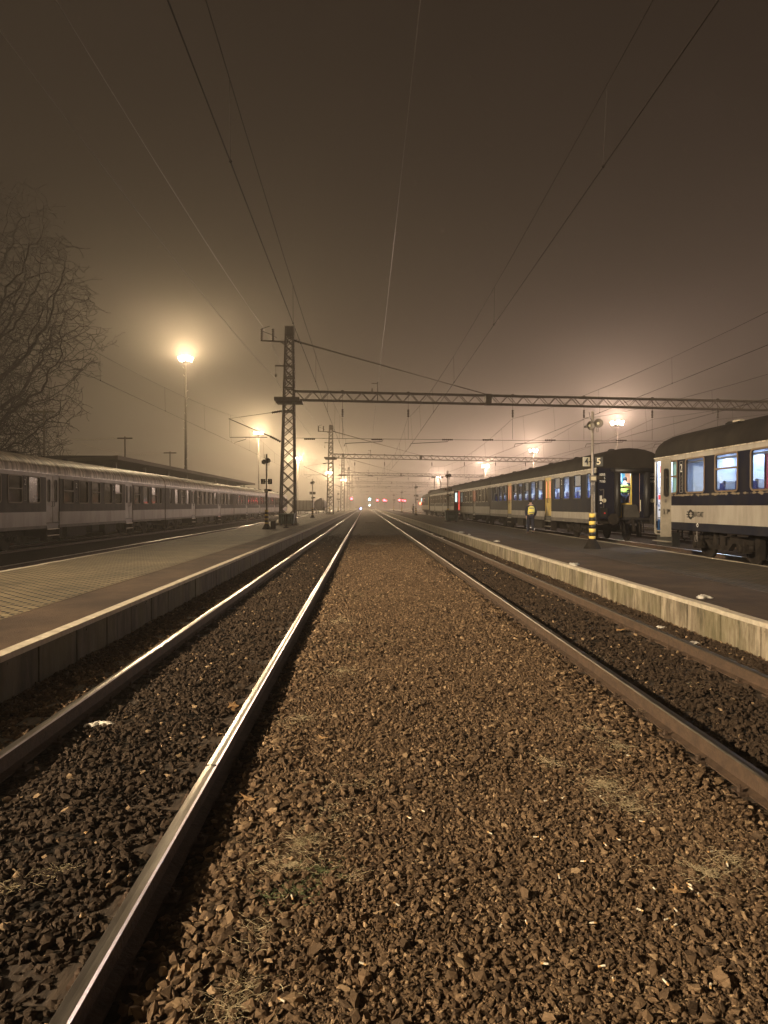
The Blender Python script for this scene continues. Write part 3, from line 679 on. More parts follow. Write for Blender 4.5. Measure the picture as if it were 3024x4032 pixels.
    b.tube([(sec(908, 1655)[0], 0, sec(908, 1655)[1]), (sec(909, 1724)[0], 0, sec(909, 1724)[1])], .012, 4)
    b.tube([(sec(925, 1746)[0], 0, sec(925, 1746)[1]), (sec(971, 1731)[0], 0, sec(971, 1731)[1]), (sec(972, 1724)[0], 0, sec(972, 1724)[1])], .022, 5)
    b.tube([(sec(905, 1651)[0], 0, sec(905, 1651)[1]), (sec(1075, 1626)[0], 0, sec(1075, 1626)[1])], .012, 4)
    b.build('cantilever_arm', M_wire, root)
    b = MB(); q, r_ = sec(1065, 1719), sec(1107, 1741); insulator(b, (q[0], 0, q[1]), (r_[0], 0, r_[1]), 6, .11); b.build('arm_insulator', M_insul, root)
    b = MB(); q, r_ = sec(1072, 1627), sec(1112, 1620); insulator(b, (q[0], 0, q[1]), (r_[0], 0, r_[1]), 6, .11); b.build('arm_insulator', M_insul, root)
    # hanging insulators, cross-span wire, registration arms
    zs = 6.78
    for x in TR:
        b = MB(); b.smooth = False; z1 = bz(x)+.40; b.tube([(x, 0, z1), (x, 0, 9.05)], .012, 4)
        insulator(b, (x, 0, 9.05), (x, 0, 8.45), 5, .10); b.lathe((x, 0, bz(x)+.34), [(.12, 0), (.12, .12), (.04, .16)], 8); b.build('hanging_insulator', M_insul, root)
        b = MB(); b.tube([(x, 0, 8.4), (x, 0, zs)], .010, 4)
        b.tube([(x+.12, 0, 6.22), (x+.2, 0, 6.45), (x+3.0, 0, 6.6)], .022, 5); b.tube([(x+3.0, 0, 6.6), (x+3.1, 0, zs)], .014, 4); b.build('registration_arm', M_wire, root)
    b = MB(); pts = [(XM+.3, 0, 6.85), (10, 0, 6.72), (30, 0, 6.66), (60, 0, 6.85)]; b.tube(pts, .014, 5); b.build('cross_span_wire', M_wire, root)
    for x in (-4.2, .9, 6.3, 9.4, 14.2, 19.7, 24.6):
        b = MB(); insulator(b, (x-.42, 0, 6.76-.002*x), (x+.42, 0, 6.76-.002*x), 6, .075); b.build('span_insulator', M_insul, root)
    b = MB(); b.bar((.95, -.35, bz(.95)-.4), (.95, -.35, bz(.95)+1.1), .07); b.bar((.5, -.35, bz(.95)+1.0), (.97, -.35, bz(.95)+1.0), .05); b.lathe((.55, -.35, bz(.95)+.35), [(.03, 0), (.07, .1), (.03, .3)], 8); b.build('feeder_post', M_lattice, root)
    b = MB(); z0 = 0
    for sx in (-1, 1):
        for sy in (-1, 1): b.bar((61.5+sx*.5, sy*.5, -.2), (61.5+sx*.25, sy*.25, 15.0), .13)
    zz = .2
    while zz < 14.5:
        for sy in (-1, 1): b.bar((61.1, sy*.4, zz), (61.9, sy*.4, zz+.9), .06); b.bar((61.9, sy*.42, zz), (61.1, sy*.42, zz+.9), .06)
        zz += .95
    b.build('far_support_mast', M_lattice, root)
    return root
G0 = gantry()
for k, (yy, lb) in enumerate([(115, 'second lattice mast and beam, the one with a lamp shining through it'), (178, 'third lattice mast and beam, fainter in the fog'),
                              (241, 'fourth lattice mast and beam, pale in the fog'), (304, 'furthest lattice mast and beam, almost lost in the fog')]):
    o = copy_tree(G0); o.location.y = yy; o['label'] = lb
SUP = [-11, 52, 115, 178, 241, 304]
def overhead(xc, stag, label, y_end=304, near=True):
    t = empty('overhead_line', (xc, 0, 0), label, 'overhead line', 'overhead lines above the tracks')
    def mz(y):
        for a, c in zip(SUP[:-1], SUP[1:]):
            if a <= y <= c: u = (y-a)/(c-a); return 7.12 + 1.25*(2*u-1)**2
        return 8.3
    def sx(y):
        k = (y + 11)/63.0; i = int(math.floor(k)); f = k-i; s0 = stag if i % 2 else -stag; return s0*(1-2*f)
    pc = []; pm = []; y = -11.0
    while y <= y_end+.1: pc.append((sx(y), y, 6.2)); pm.append((sx(y)*.2, y, mz(y))); y += 5.25
    b = MB(); b.tube(pc, .0085, 5); b.build('contact_wire', M_wire, t)
    b = MB(); b.tube(pm, .0075, 5); b.build('messenger_wire', M_wire, t)
    for s_i, a in enumerate(SUP[:-1]):
        if s_i > 2: break
        for k in range(8):
            y = a + 4 + 7.9*k + 0.2
            if y < 2 or y > y_end: continue
            b = MB(); b.tube([(sx(y), y, 6.2), (sx(y)*.2, y, mz(y))], .004 if y < 60 else .006, 4); b.lathe((sx(y), y, 6.185), [(.008, 0), (.025, .02), (.008, .05)], 6); b.build('dropper', M_wire, t)
    return t
overhead(-1.77, -.05, 'overhead line above the track with polished rails')
overhead(3.22, .18, 'overhead line above the track beside the right platform wall')
overhead(-9.5, .1, 'overhead line behind the left platform crossing in front of the bare tree')
overhead(11.25, .2, 'overhead line above the train with lit windows')
overhead(16.8, .2, 'overhead line above the track just behind the lit train')
overhead(22.1, .2, 'overhead line above the second track behind the lit train')
overhead(27.2, .2, 'rightmost overhead line, beyond all the trains')
def feeder(x, z, sag, label, m, r=.012, x2=None):
    b = MB(); pts = []; 
    for a, c in zip(SUP[:-1], SUP[1:]):
        for k in range(12):
            u = k/12; pts.append((x, a + (c-a)*u, z - sag*4*u*(1-u)))
    b.tube(pts, r, 5); return tag(b.build('feeder_wire', m), label, 'wire', 'high feeder wires strung between the masts')
feeder(-7.75, 15.3, .9, 'high wire running to the insulators on top of the left masts', M_feed, .013)
feeder(-6.75, 11.35, .9, 'high wire ending below the small crossarm of the left masts', M_feed, .013)
feeder(.90, 10.25, .35, 'single high wire running down the middle of the sky', M_feed, .009)

# ------------------------------------------------------------------ coaches
def roof_profile(w_=1.435, z0=3.2, zt=4.06, n_=14):
    return [(w_*math.cos(math.pi*i/n_)*(1.0), z0 + (zt-z0)*math.sin(math.pi*i/n_)**.8) for i in range(n_+1)]
STD_WIN = [(1.2, .50, 'narrow'), (2.8, 1.05, 'fixed'), (4.4, 1.05, 'split'), (5.95, .95, 'pale'), (9.25, 1.05, 'split'), (10.9, 1.05, 'fixed'), (12.45, 1.05, 'split'), (14.1, 1.05, 'fixed'), (15.6, 1.0, 'split'),
           (18.75, 1.05, 'split'), (20.4, 1.05, 'fixed'), (22.05, 1.05, 'split'), (23.4, .45, 'narrow')]
STD_DOOR = [7.65, 17.35]
def coach(name, label, s, bands, win=STD_WIN, doors=STD_DOOR, L_=24.4, wz=(1.95, 3.0), dz=(1.08, 3.12), lit=False, roofm=M_roof, doorm=M_doorcream, framem=M_alu,
          doorwin=None, markers=(), loc=(0, 0, 0), open_end=False, blue=M_blue, group='passenger coaches', dw=1.3, custom_gap=None):
    root = empty(name, loc, label, 'train coach', group); hw_ = 1.435; x = s*hw_; t = -s*.05
    ops = [(c-w_/2, c+w_/2, wz[0], wz[1]) for c, w_, k in win] + [(c-dw/2, c+dw/2, dz[0]-.3, dz[1]) for c in doors] + (list(custom_gap) if custom_gap else [])
    ye = sorted(set([0, L_] + [o[0] for o in ops] + [o[1] for o in ops])); ze = sorted(set([b_[0] for b_ in bands] + [bands[-1][1], wz[0], wz[1], dz[0]-.3, dz[1]] + [q for o in (custom_gap or []) for q in o[2:4]]))
    ze = [z for z in ze if z >= bands[0][0]]
    mats = []; bm = []
    for z0, z1, m in bands:
        if m not in mats: mats.append(m)
    b = MB()
    for a, c in zip(ye[:-1], ye[1:]):
        for z0, z1 in zip(ze[:-1], ze[1:]):
            yc, zc = (a+c)/2, (z0+z1)/2
            if any(o[0] < yc < o[1] and o[2] < zc < o[3] for o in ops): continue
            mm = next((m for q0, q1, m in bands if q0 <= zc <= q1), bands[-1][2]); b.m = mats.index(mm)
            b.add([(x, a, z0), (x, c, z0), (x, c, z1), (x, a, z1), (x+t, a, z0), (x+t, c, z0), (x+t, c, z1), (x+t, a, z1)],
                  [(0, 1, 2, 3), (7, 6, 5, 4), (0, 4, 5, 1), (3, 2, 6, 7), (0, 3, 7, 4), (1, 5, 6, 2)])
    # the far side of the body
    for q0, q1, m in bands:
        b.m = mats.index(m); xo = -x; b.add([(xo, 0, q0), (xo, L_, q0), (xo, L_, q1), (xo, 0, q1)], [(0, 1, 2, 3)])
    b.m = 0; b.add([(-hw_+.1, 0, 1.0), (hw_-.1, 0, 1.0), (hw_-.1, L_, 1.0), (-hw_+.1, L_, 1.0)], [(0, 1, 2, 3)])
    b.build('body_side', mats, root)
    # roof
    rp = roof_profile(); b = MB(); b.smooth = True; n_ = len(rp); vs = []; ysr = [(-.02, .965)] + [(.12, .995), (.5, 1.0)] + [(L_-.5, 1.0), (L_-.12, .995), (L_+.02, .965)]
    ysr = ysr[:3] + [(k, 1.0) for k in np.linspace(1, L_-1, 16)] + ysr[3:]
    for yy, sc_ in ysr: vs += [(u*(1 if sc_ > .99 else .995), yy, 3.2 + (v-3.2)*sc_) for u, v in rp]
    b.add(vs, [(j*n_+i, j*n_+i+1, (j+1)*n_+i+1, (j+1)*n_+i) for j in range(len(ysr)-1) for i in range(n_-1)])
    b.smooth = False; k0 = len(ysr)-1
    b.add([vs[i] for i in range(n_)], [tuple(range(n_))]); b.add([vs[k0*n_+i] for i in range(n_)], [tuple(range(n_))[::-1]])
    rf = b.build('roof', roofm, root)
    b = MB(); jy = 0
    while jy < L_:
        st = rng.uniform(.25, .9); o_ = rng.uniform(0, .008)
        b.box(min(x, x+s*(.02+o_)), max(x, x+s*(.02+o_)), jy, min(jy+st, L_), 3.185, 3.205+o_*.8); jy += st
    b.build('rain_gutter', M_gutter_glint, root)
    b = MB()
    for k in range(5):
        yy = 2.2 + k*(L_-4.4)/4; b.lathe((0, yy, 4.05), [(.18, 0), (.18, .08), (.1, .13)], 10)
    b.build('roof_vent', M_roof, rf)
    # windows
    for c, w_, kind in win:
        y0, y1 = c-w_/2-.035, c+w_/2+.035; z0, z1 = wz[0]-.035, wz[1]+.035; b = MB()
        if kind in ('split', 'split_low'):
            zm = z0 + (z1-z0)*(.52 if kind == 'split' else .60)
            ring(b, x+s*.002, s*.018, y0, y1, z0, z1, .045, .07, sq=False); b.box(min(x, x+s*.022), max(x, x+s*.022), y0+.04, y1-.04, zm-.025, zm+.025)
            b.m = 1; ring(b, x-s*.01, -s*.02, y0, y1, z0, z1, .05, .06, sq=True)
        else:
            ring(b, x+s*.002, s*.018, y0, y1, z0, z1, .045, .09 if kind != 'narrow' else .12, sq=False); b.m = 1; ring(b, x-s*.01, -s*.02, y0, y1, z0, z1, .05, .08, sq=True)
        wd = b.build('window', [framem, M_rubber], root)
        xp = x - s*.035
        def pane(za, zb, m):
            q = MB(); q.box(min(xp, xp-s*.006), max(xp, xp-s*.006), y0+.03, y1-.03, za, zb); q.build('pane', m, wd)
        if lit:
            if kind == 'split': pane(z0+.03, zm, M_glass); pane(zm+.001, z1-.03, M_glass)
            elif kind == 'pale': pane(z0+.03, z1-.03, M_glass)
            else: pane(z0+.03, z1-.03, M_glass)
            if lit == 'blinds' and kind == 'split':
                q = MB(); xb = x - s*.07; q.box(min(xb, xb-s*.01), max(xb, xb-s*.01), y0+.03, y1-.03, zm, z1); q.build('roller_blind', M_blind, wd)
        else:
            if kind == 'split': pane(z0+.03, zm, M_darkpane); pane(zm+.001, z1-.03, M_palepane if rng.random() < .55 else M_darkpane)
            elif kind == 'pale': pane(z0+.03, z1-.03, M_palepane)
            else: pane(z0+.03, z1-.03, M_palepane if rng.random() < .4 else M_darkpane)
    # doors
    for di, c in enumerate(doors):
        for q in (-1, 1):
            y0, y1 = (c-dw/2, c-.012) if q < 0 else (c+.012, c+dw/2); xi = x - s*.03; b = MB()
            wy0, wy1 = ((y0+y1)/2-.11, (y0+y1)/2+.11); wz0, wz1 = 1.98, 2.95
            for a0, a1, b0, b1 in ((y0, wy0, dz[0], dz[1]), (wy1, y1, dz[0], dz[1]), (wy0, wy1, dz[0], wz0), (wy0, wy1, wz1, dz[1])):
                b.box(min(xi, xi-s*.04), max(xi, xi-s*.04), a0, a1, b0, b1)
            b.box(min(xi, xi+s*.006), max(xi, xi+s*.006), y0+.03, y0+.05, dz[0]+.03, dz[1]-.03)
            d = b.build('door', doorm, root)
            b = MB(); ring(b, xi+s*.001, s*.015, wy0-.02, wy1+.02, wz0-.02, wz1+.02, .028, .085); b.build('door_window_frame', M_rubber, d)
            b = MB(); b.box(min(xi-s*.01, xi-s*.03), max(xi-s*.01, xi-s*.03), wy0, wy1, wz0, wz1)
            b.build('door_window', (doorwin or M_darkpane), d)
            b = MB(); yy = c + q*.09; b.tube([(xi+s*.0, yy, 1.78), (xi+s*.05, yy, 1.80), (xi+s*.05, yy, 1.98), (xi, yy, 2.0)], .012, 5); b.build('door_handle', M_rubber, d)
        b = MB(); b.box(min(x-s*.45, x-s*.02), max(x-s*.45, x-s*.02), c-dw/2, c+dw/2, .78, 1.06); b.build('step_well', M_black, root)
        b = MB()
        for zt_ in (.78, .50): b.box(min(x-s*.3, x+s*.03), max(x-s*.3, x+s*.03), c-dw/2+.1, c+dw/2-.1, zt_, zt_+.03)
        stp = b.build('step', M_alu, root)
        for q in (-1, 1):
            b = MB(); b.box(min(x-s*.3, x-s*.0), max(x-s*.3, x-s*.0), c+q*(dw/2-.06)-.02, c+q*(dw/2-.06)+.02, .30, .95)
            b.build('step_bracket', M_dark, stp)
    for yy in markers:
        xi = x + s*.004; b = MB(); ring(b, xi, s*.004, yy-.11, yy+.11, 2.02, 2.98, .012, .02); mk = b.build('class_marker', M_cream, root)
        text('2', .36, (xi+s*.003, yy, 2.76), (R(90), 0, R(90 if s > 0 else -90)), M_num, mk, 'class_number', sx=.75)
        b = MB()
        for k in range(4): b.box(min(xi, xi+s*.003), max(xi, xi+s*.003), yy-.07, yy+.07, 2.10+k*.12, 2.115+k*.12); b.box(min(xi, xi+s*.003), max(xi, xi+s*.003), yy-.05, yy+.02, 2.14+k*.12, 2.18+k*.12)
        b.build('pictograms', M_skirt, mk)
    # end walls
    for ey, dy in ((0, -1), (L_, 1)):
        b = MB(); prof = [(-hw_, .95), (hw_, .95), (hw_, 3.2)] + [(u, v) for u, v in rp[1:-1]] + [(-hw_, 3.2)]
        yy = ey; 
        b.add([(u, yy+dy*.0, v) for u, v in prof if v <= 3.2001], [(0, 1, 2, 3)] if not (open_end and dy < 0) else [])
        if open_end and dy < 0:
            for a0, a1, b0, b1 in ((-hw_, -.58, .95, 3.2), (.42, hw_, .95, 3.2), (-.58, .42, .95, 1.12), (-.58, .42, 3.06, 3.2)): b.box(a0, a1, yy-.0, yy+.05, b0, b1)
        ew = b.build('end_wall', blue, root)
        b = MB(); b.smooth = True
        for q in (-1, 1): b.tube([(q*.62, yy+dy*.22, 1.15), (q*.62, yy+dy*.22, 3.0)], .13, 10)
        b.tube([(-.75, yy+dy*.22, 3.08), (.75, yy+dy*.22, 3.08)], .12, 10); b.smooth = False
        b.box(-.78, .78, min(yy, yy+dy*.2), max(yy, yy+dy*.2), 1.02, 1.10); b.build('gangway_bellows', M_rubber, ew)
        for q in (-1, 1):
            b = MB(); b.smooth = True
            b.lathe((q*.875, yy, 1.06), [(.07, 0), (.08, dy*.25), (.1, dy*.42)], 12, 'y'); b.smooth = False
            b.lathe((q*.875, yy+dy*.42, 1.06), [(.10, 0), (.24, dy*.02), (.24, dy*.06), (.2, dy*.075)], 18, 'y'); b.build('buffer', M_dark, root)
        b = MB(); b.bar((0, yy, 1.0), (0, yy+dy*.35, 1.0), .12); b.bar((0, yy+dy*.3, 1.0), (0, yy+dy*.42, .55), .09)
        for q, zz in ((-.35, .45), (.3, .4), (.45, .5), (-.5, .55)): b.tube([(q, yy, .95), (q, yy+dy*.25, .85), (q, yy+dy*.28, zz+.1), (q+.06, yy+dy*.2, zz)], .03, 6)
        b.box(-1.3, 1.3, min(yy, yy-dy*.15), max(yy, yy-dy*.15), .86, 1.06); b.build('coupling', M_dark, root)
    # underframe and bogies
    b = MB(); b.box(-1.25, 1.25, .3, L_-.3, .84, .98)
    for a, c, z0 in ((7.4, 8.9, .42), (9.4, 11.6, .36), (12.3, 13.2, .5), (14.0, 15.6, .38), (16.2, 17.6, .46)):
        b.box(min(s*.55, s*1.28), max(s*.55, s*1.28), a, c, z0, .84); b.box(min(-s*.55, -s*1.2), max(-s*.55, -s*1.2), a+.4, c+.2, z0, .84)
    b.tube([(s*.3, 8, .55), (s*.3, 16, .55)], .16, 8); b.build('underframe', M_dark, root)
    for by in (3.6, L_-3.6):
        b = MB()
        for q in (-1, 1):
            xo = q*1.05
            b.prism([(by-1.75, .70), (by-.6, .74), (by-.45, .50), (by+.45, .50), (by+.6, .74), (by+1.75, .70), (by+1.75, .58), (by+.75, .58), (by+.5, .36), (by-.5, .36), (by-.75, .58), (by-1.75, .58)], 'x', xo-.07, xo+.07)
            for a in (-1.25, 1.25):
                b.box(xo-.12, xo+.12, by+a-.15, by+a+.15, .34, .64); b.lathe((xo+q*.12, by+a, .46), [(.11, 0), (.11, q*.05), (.06, q*.07)], 10, 'x')
                for d in (-.3, .3):
                    b.smooth = True; b.tube([(xo, by+a+d, .40), (xo, by+a+d, .68)], [.075, .075], 8); b.smooth = False
            for d in (-.18, .18): b.tube([(xo+q*.03, by+d, .36), (xo+q*.03, by+d, .86)], .10, 8)
            b.bar((xo+q*.05, by-.9, .80), (xo+q*.05, by+.9, .62), .04); b.box(xo-.06, xo+.10, by-2.0, by-1.8, .22, .8)
        b.box(-1.0, 1.0, by-.3, by+.3, .45, .70); bg_ = b.build('bogie', M_dark, root)
        for a in (-1.25, 1.25):
            for q in (-1, 1):
                b = MB(); b.smooth = False; b.lathe((q*.69, by+a, .46), [(.2, 0), (.43, 0), (.46, q*.02), (.46, q*.10), (.42, q*.12), (.38, q*.08), (.12, q*.08)], 24, 'x'); b.build('wheel', M_dark, bg_)
    return root

def interior(root, s, L_, wallm=M_white, power=60, col=(.75, .85, 1.0), seats=True, y0=.1, far_dark=True, seat_from=1.0, ceil=3.12, orange=()):
    x = s*1.435; b = MB()
    b.add([(-s*1.36, y0, 1.10), (-s*1.36, L_-.1, 1.10), (-s*1.36, L_-.1, ceil), (-s*1.36, y0, ceil)], [(0, 1, 2, 3)])
    b.add([(-1.36, y0, ceil), (1.36, y0, ceil), (1.36, L_-.1, ceil), (-1.36, L_-.1, ceil)], [(0, 1, 2, 3)])
    it = b.build('interior_lining', wallm, root)
    b = MB(); b.add([(-1.36, y0, 1.105), (1.36, y0, 1.105), (1.36, L_-.1, 1.105), (-1.36, L_-.1, 1.105)], [(0, 1, 2, 3)]); b.build('interior_floor', M_skirt, it)
    b = MB()
    for k in np.arange(2.4, L_-2, 1.65):
        if far_dark: b.add([(-s*1.34, k, 2.0), (-s*1.34, k+1.0, 2.0), (-s*1.34, k+1.0, 2.9), (-s*1.34, k, 2.9)], [(0, 1, 2, 3)])
    if far_dark: b.build('far_window', M_bluep, it)
    if seats:
        k = seat_from
        while k < L_-1.5:
            for xc in (x-s*.62, -s*.75):
                b = MB(); b.box(xc-.48, xc+.48, k, k+.45, 1.42, 1.56); b.box(xc-.48, xc+.48, k+.40, k+.52, 1.5, 2.28); st = b.build('seat', M_seat, it, bevel=.03)
                b = MB()
                for q in (-.24, .24): b.box(xc+q-.16, xc+q+.16, k+.37, k+.54, 2.08, 2.34)
                b.build('headrest', M_headrest, st, bevel=.03)
            k += 1.65
    b = MB(); b.box(x-s*.1 if s < 0 else x-.4, x-s*.4 if s < 0 else x-.1, y0+1.2, L_-1.2, 2.93, 2.96); b.build('luggage_rack', M_alu, it)
    b = MB(); b.box(-.07, .07, y0+.6, L_-.6, ceil-.04, ceil-.01); b.build('ceiling_tube', M_tube, it)
    l = bpy.data.lights.new('coach_light', 'AREA'); l.shape = 'RECTANGLE'; l.size = .25; l.size_y = L_-1.5; l.energy = power; l.color = col
    lo = bpy.data.objects.new('coach_light', l); C.objects.link(lo); lo.parent = root; lo.location = (0, L_/2, ceil-.06)
    return it

WIN_B = [(1.0, .5, 'narrow'), (2.6, 1.05, 'split'), (4.3, 1.0, 'fixed'), (5.9, 1.05, 'split')] + STD_WIN[4:]
BAND_OLD = [(.84, .97, M_skirt), (.97, 1.55, M_cream), (1.55, 3.03, M_blue2), (3.03, 3.2, M_cream)]
BAND_B = [(.84, 1.02, M_skirt), (1.02, 1.32, M_cream), (1.32, 3.0, M_blue), (3.0, 3.2, M_cream)]
BAND_C = [(.84, .97, M_skirt), (.97, 1.55, M_cream), (1.55, 3.03, M_blue2), (3.03, 3.2, M_cream)]
BAND_N = [(.87, 1.10, M_skirtb), (1.10, 1.62, M_cream), (1.62, 3.04, M_blueN), (3.04, 3.2, M_cream)]
GL = 'coaches of the long unlit train on the left'; GR = 'coaches of the train on the right'
XL = -15.135
labs = ['nearest unlit coach with cream band, cut by the left edge of the photo', 'second unlit coach, in front of the middle of the station canopy',
        'third unlit coach, mostly behind the left striped signpost', 'furthest unlit coach of the left train, seen through the big mast']
M_dullframe = mat('dirty_window_frame', (0.17, 0.145, 0.11), 0.6, 0.0, spec=0.2)
c0 = coach('unlit_coach', labs[0], 1, BAND_OLD, framem=M_dullframe, roofm=M_roofsnow, markers=(5.18, 10.08, 14.86), loc=(XL, 22.75, -.1), group=GL, blue=M_blue2)
c0_l = c0
for i in range(3):
    o = copy_tree(c0); o.location.y = 22.75 + 24.6*(i+1); o['label'] = labs[i+1]
XR = 11.185
B = coach('lit_coach', 'dark blue coach with yellow doors and open end, lit blue inside', -1, BAND_B, lit='blinds', doorm=M_yellow, doorwin=M_orange, markers=(5.1, 10.05), win=WIN_B, loc=(XR, 28.5, .1), open_end=True, group=GR, framem=M_rubber)
interior(B, -1, 24.4, power=260, seat_from=2.6)
Cc = coach('unlit_coach', 'dirty grey coach with one open red-lit door behind the blue coach', -1, BAND_C, roofm=M_roof, markers=(10.08,), loc=(XR, 53.1, .1), group=GR, blue=M_blue2, doorwin=M_orange)
D = copy_tree(Cc); D.location.y = 77.7; D['label'] = 'faded coach coupled directly to the locomotive on the right'
b = MB(); xo = -1.435; b.box(xo-.012, xo-.002, 24.6-.62-6.85, 24.6-6.85, 1.1, 3.1); b.build('open_doorway', M_red_int, Cc)
b = MB(); b.box(xo-.5, xo-.01, 24.6-6.86, 24.6-6.80, 1.0, 3.15); od = b.build('open_door', M_black, Cc)
b = MB(); b.box(xo-.36, xo-.16, 24.6-6.875, 24.6-6.861, 2.0, 2.95); b.build('door_window', emis('pale_lit_glass', (.6, .75, .7), .6), od)
# near coach
NW = [(24.4-1.42, .50, 'split'), (24.4-2.82, 1.12, 'fixed'), (24.4-4.57, 1.12, 'split_low'), (24.4-6.33, 1.12, 'fixed'), (24.4-8.1, 1.12, 'split_low'), (24.4-9.9, 1.12, 'fixed'), (24.4-11.7, 1.12, 'split_low')]
Nc = coach('near_coach', 'nearest coach on the right with open end door and wide cream band', -1, BAND_N, win=NW, doors=[], wz=(2.02, 3.02), L_=24.4, lit='clear', framem=M_brownframe, markers=(24.4-1.96,), loc=(XR, 22.75-24.4, .1),
           group=GR, custom_gap=[(24.4-1.12, 24.4-.14, .75, 3.08)])
interior(Nc, -1, 24.4, power=85, seat_from=1.0, wallm=M_white, far_dark=True)
# ---- end face of the lit coach
def on(o): return o
EX = 11.185
def lx(px): return (px - VX) / F * 28.5 - EX           # local x on the end face
ewB = [c for c in B.children if c.name.startswith('end_wall')][0]
b = MB(); ed0, ed1 = -.57, .10
for a0, a1, z0, z1 in ((ed1-.055, ed1, 1.1, 3.05), (ed0, ed0+.02, 1.1, 3.05), (ed0+.02, ed1-.055, 1.1, 1.74), (ed0+.02, ed1-.055, 2.36, 2.43), (ed0+.02, ed1-.055, 3.0, 3.05)): b.box(a0, a1, .07, .11, z0, z1)
door = b.build('end_door', M_yellow, B)
for z0, z1 in ((1.74, 2.36), (2.43, 3.0)):
    b = MB(); rr = rrect(ed0+.02, ed1-.055, z0, z1, .05); b.prism([(u, v) for u, v in rr], 'y', .085, .09); b.build('door_window', M_glass, door)
b = MB(); b.box(-.13, .02, .060, .069, 2.22, 2.28); b.build('door_handle', M_rubber, door)
for z_ in (2.355, 1.725): b = MB(); b.box(ed0+.02, ed1-.055, .066, .069, z_, z_+.02); b.build('window_seal', M_rubber, door)
b = MB(); b.box(.11, .42, .08, .12, 1.1, 3.05); b.build('folded_door_leaf', M_blue, B)
b = MB(); b.prism([(-.38, 1.12), (.37, 1.12), (.37, 1.3), (.30, 1.42), (.27, 1.60), (.2, 1.66), (-.38, 1.66)], 'y', -.08, -.05); b.build('gangway_plate', mat('worn_grey_steel_plate', (.028, .025, .022), .6, 0, (.05, .044, .036), 5), ewB)
b = MB(); b.tube([(.335, -.26, 1.38), (.33, -.26, 1.85)], .018, 6); b.build('handrail', M_signpale, ewB)
for q in (-1.12, .93):
    b = MB(); b.lathe((q, -.0, 1.83), [(.085, -.05), (.085, 0)], 18, 'y'); b.build('end_lamp', M_signpale, ewB)
for q in (-1.19, .90):
    for k, tx in enumerate(('5055', '8455', '7100')): text(tx, .135, (q, -.004, 2.92 - k*.145), (R(90), 0, 0), M_num, ewB, 'coach_number', sx=.92)
b = MB(); b.box(-1.31, -1.19, -.004, 0, 1.80, 2.05); b.build('notice_plate', M_skirt, ewB)
b = MB(); 
for k in range(5): b.box(-1.29, -1.21, -.007, -.0041, 1.82+k*.045, 1.845+k*.045)
b.build('notice_lines', M_num, ewB)
b = MB(); b.prism([(-1.30, 1.69), (-1.20, 1.69), (-1.25, 1.77)], 'y', -.004, 0); b.build('warning_triangle', M_num, ewB)
b = MB(); b.box(-1.28, -.98, -.05, 0, 1.14, 1.5); sk = b.build('tail_lamp_box', M_black, ewB)
b = MB(); b.lathe((-1.10, -.05, 1.30), [(.032, -.012), (.032, 0)], 12, 'y'); b.build('red_reflector', M_red, sk)
b = MB(); b.tube([(-1.30, -.05, 1.55), (-1.15, -.07, 1.52), (-1.15, -.07, 2.28), (-1.3, -.05, 2.25)], .012, 5); b.bar((-1.32, -.03, 2.30), (-1.14, -.03, 2.30), .02); b.build('grab_iron', M_skirt, ewB)
b = MB(); b.box(-.85, .85, -.12, -.0, 3.06, 3.16); b.build('gangway_hood', M_rubber, ewB)
# vestibule behind the open gangway
b = MB(); b.box(-.30, .29, 1.75, 1.78, 1.1, 3.1); b.build('vestibule_panel', M_white, B)
b = MB(); b.box(.29, .43, 1.70, 1.74, 1.1, 3.1); b.build('vestibule_post', mat('teal_post', (.05, .20, .24), .5), B)
b = MB(); b.box(.43, 1.3, 1.75, 1.78, 1.1, 3.1); b.build('vestibule_panel', M_orangep, B)
b = MB(); b.box(.02, .24, 1.70, 1.74, 2.55, 2.75); b.box(.05, .26, 1.70, 1.74, 2.2, 2.45); b.build('vestibule_notice', M_bluep, B)
def plight(parent, loc, e, col, r=.12):
    l = bpy.data.lights.new('vestibule_light', 'POINT'); l.energy = e; l.color = col; l.shadow_soft_size = r
    o = bpy.data.objects.new('vestibule_light', l); C.objects.link(o); o.parent = parent; o.location = loc; return o
plight(B, (-.35, .55, 3.0), 45, (.72, .84, 1.0))

# ---- near coach: open doorway, folded leaf, lettering
NL = 24.4; nx = -1.435
b = MB(); b.box(nx+.05, .6, NL-.11, NL-.08, 1.16, 3.1); vp = b.build('vestibule_panel', M_white, Nc)
b = MB(); b.box(nx+.05, .6, NL-.12, NL-.09, .80, 1.15); b.build('vestibule_panel', mat('blue_door_foot', (.02, .07, .19), .5), Nc)
b = MB(); b.box(nx+.05, nx+.3, NL-.20, NL-.1, .76, .795); b.build('door_sill', M_alu, Nc)
def stick(x0, x1, z0, z1, m, nm='sticker'):
    q = MB(); q.box(nx+x0, nx+x1, NL-.115, NL-.1105, z0, z1); q.build(nm, m, vp)
stick(.13, .20, 2.72, 2.95, M_red); stick(.10, .16, 2.55, 2.60, M_bluep); stick(.10, .14, 2.42, 2.46, M_bluep); stick(.10, .26, 2.20, 2.22, M_black); stick(.10, .11, 2.02, 2.20, M_black); stick(.10, .26, 2.02, 2.035, M_black)
stick(.09, .26, 1.82, 1.97, M_red); stick(.09, .13, 1.58, 1.66, M_bluep); stick(.10, .16, 1.70, 1.715, M_black); stick(.15, .2, 1.66, 1.70, M_black); stick(.10, .16, 1.45, 1.5, M_black); stick(.08, .16, 1.19, 1.22, M_black)
b = MB(); b.box(nx-.34, nx+.01, NL-1.28, NL-1.24, .62, 3.08); lf = b.build('open_door', M_doorcream, Nc, bevel=.01)
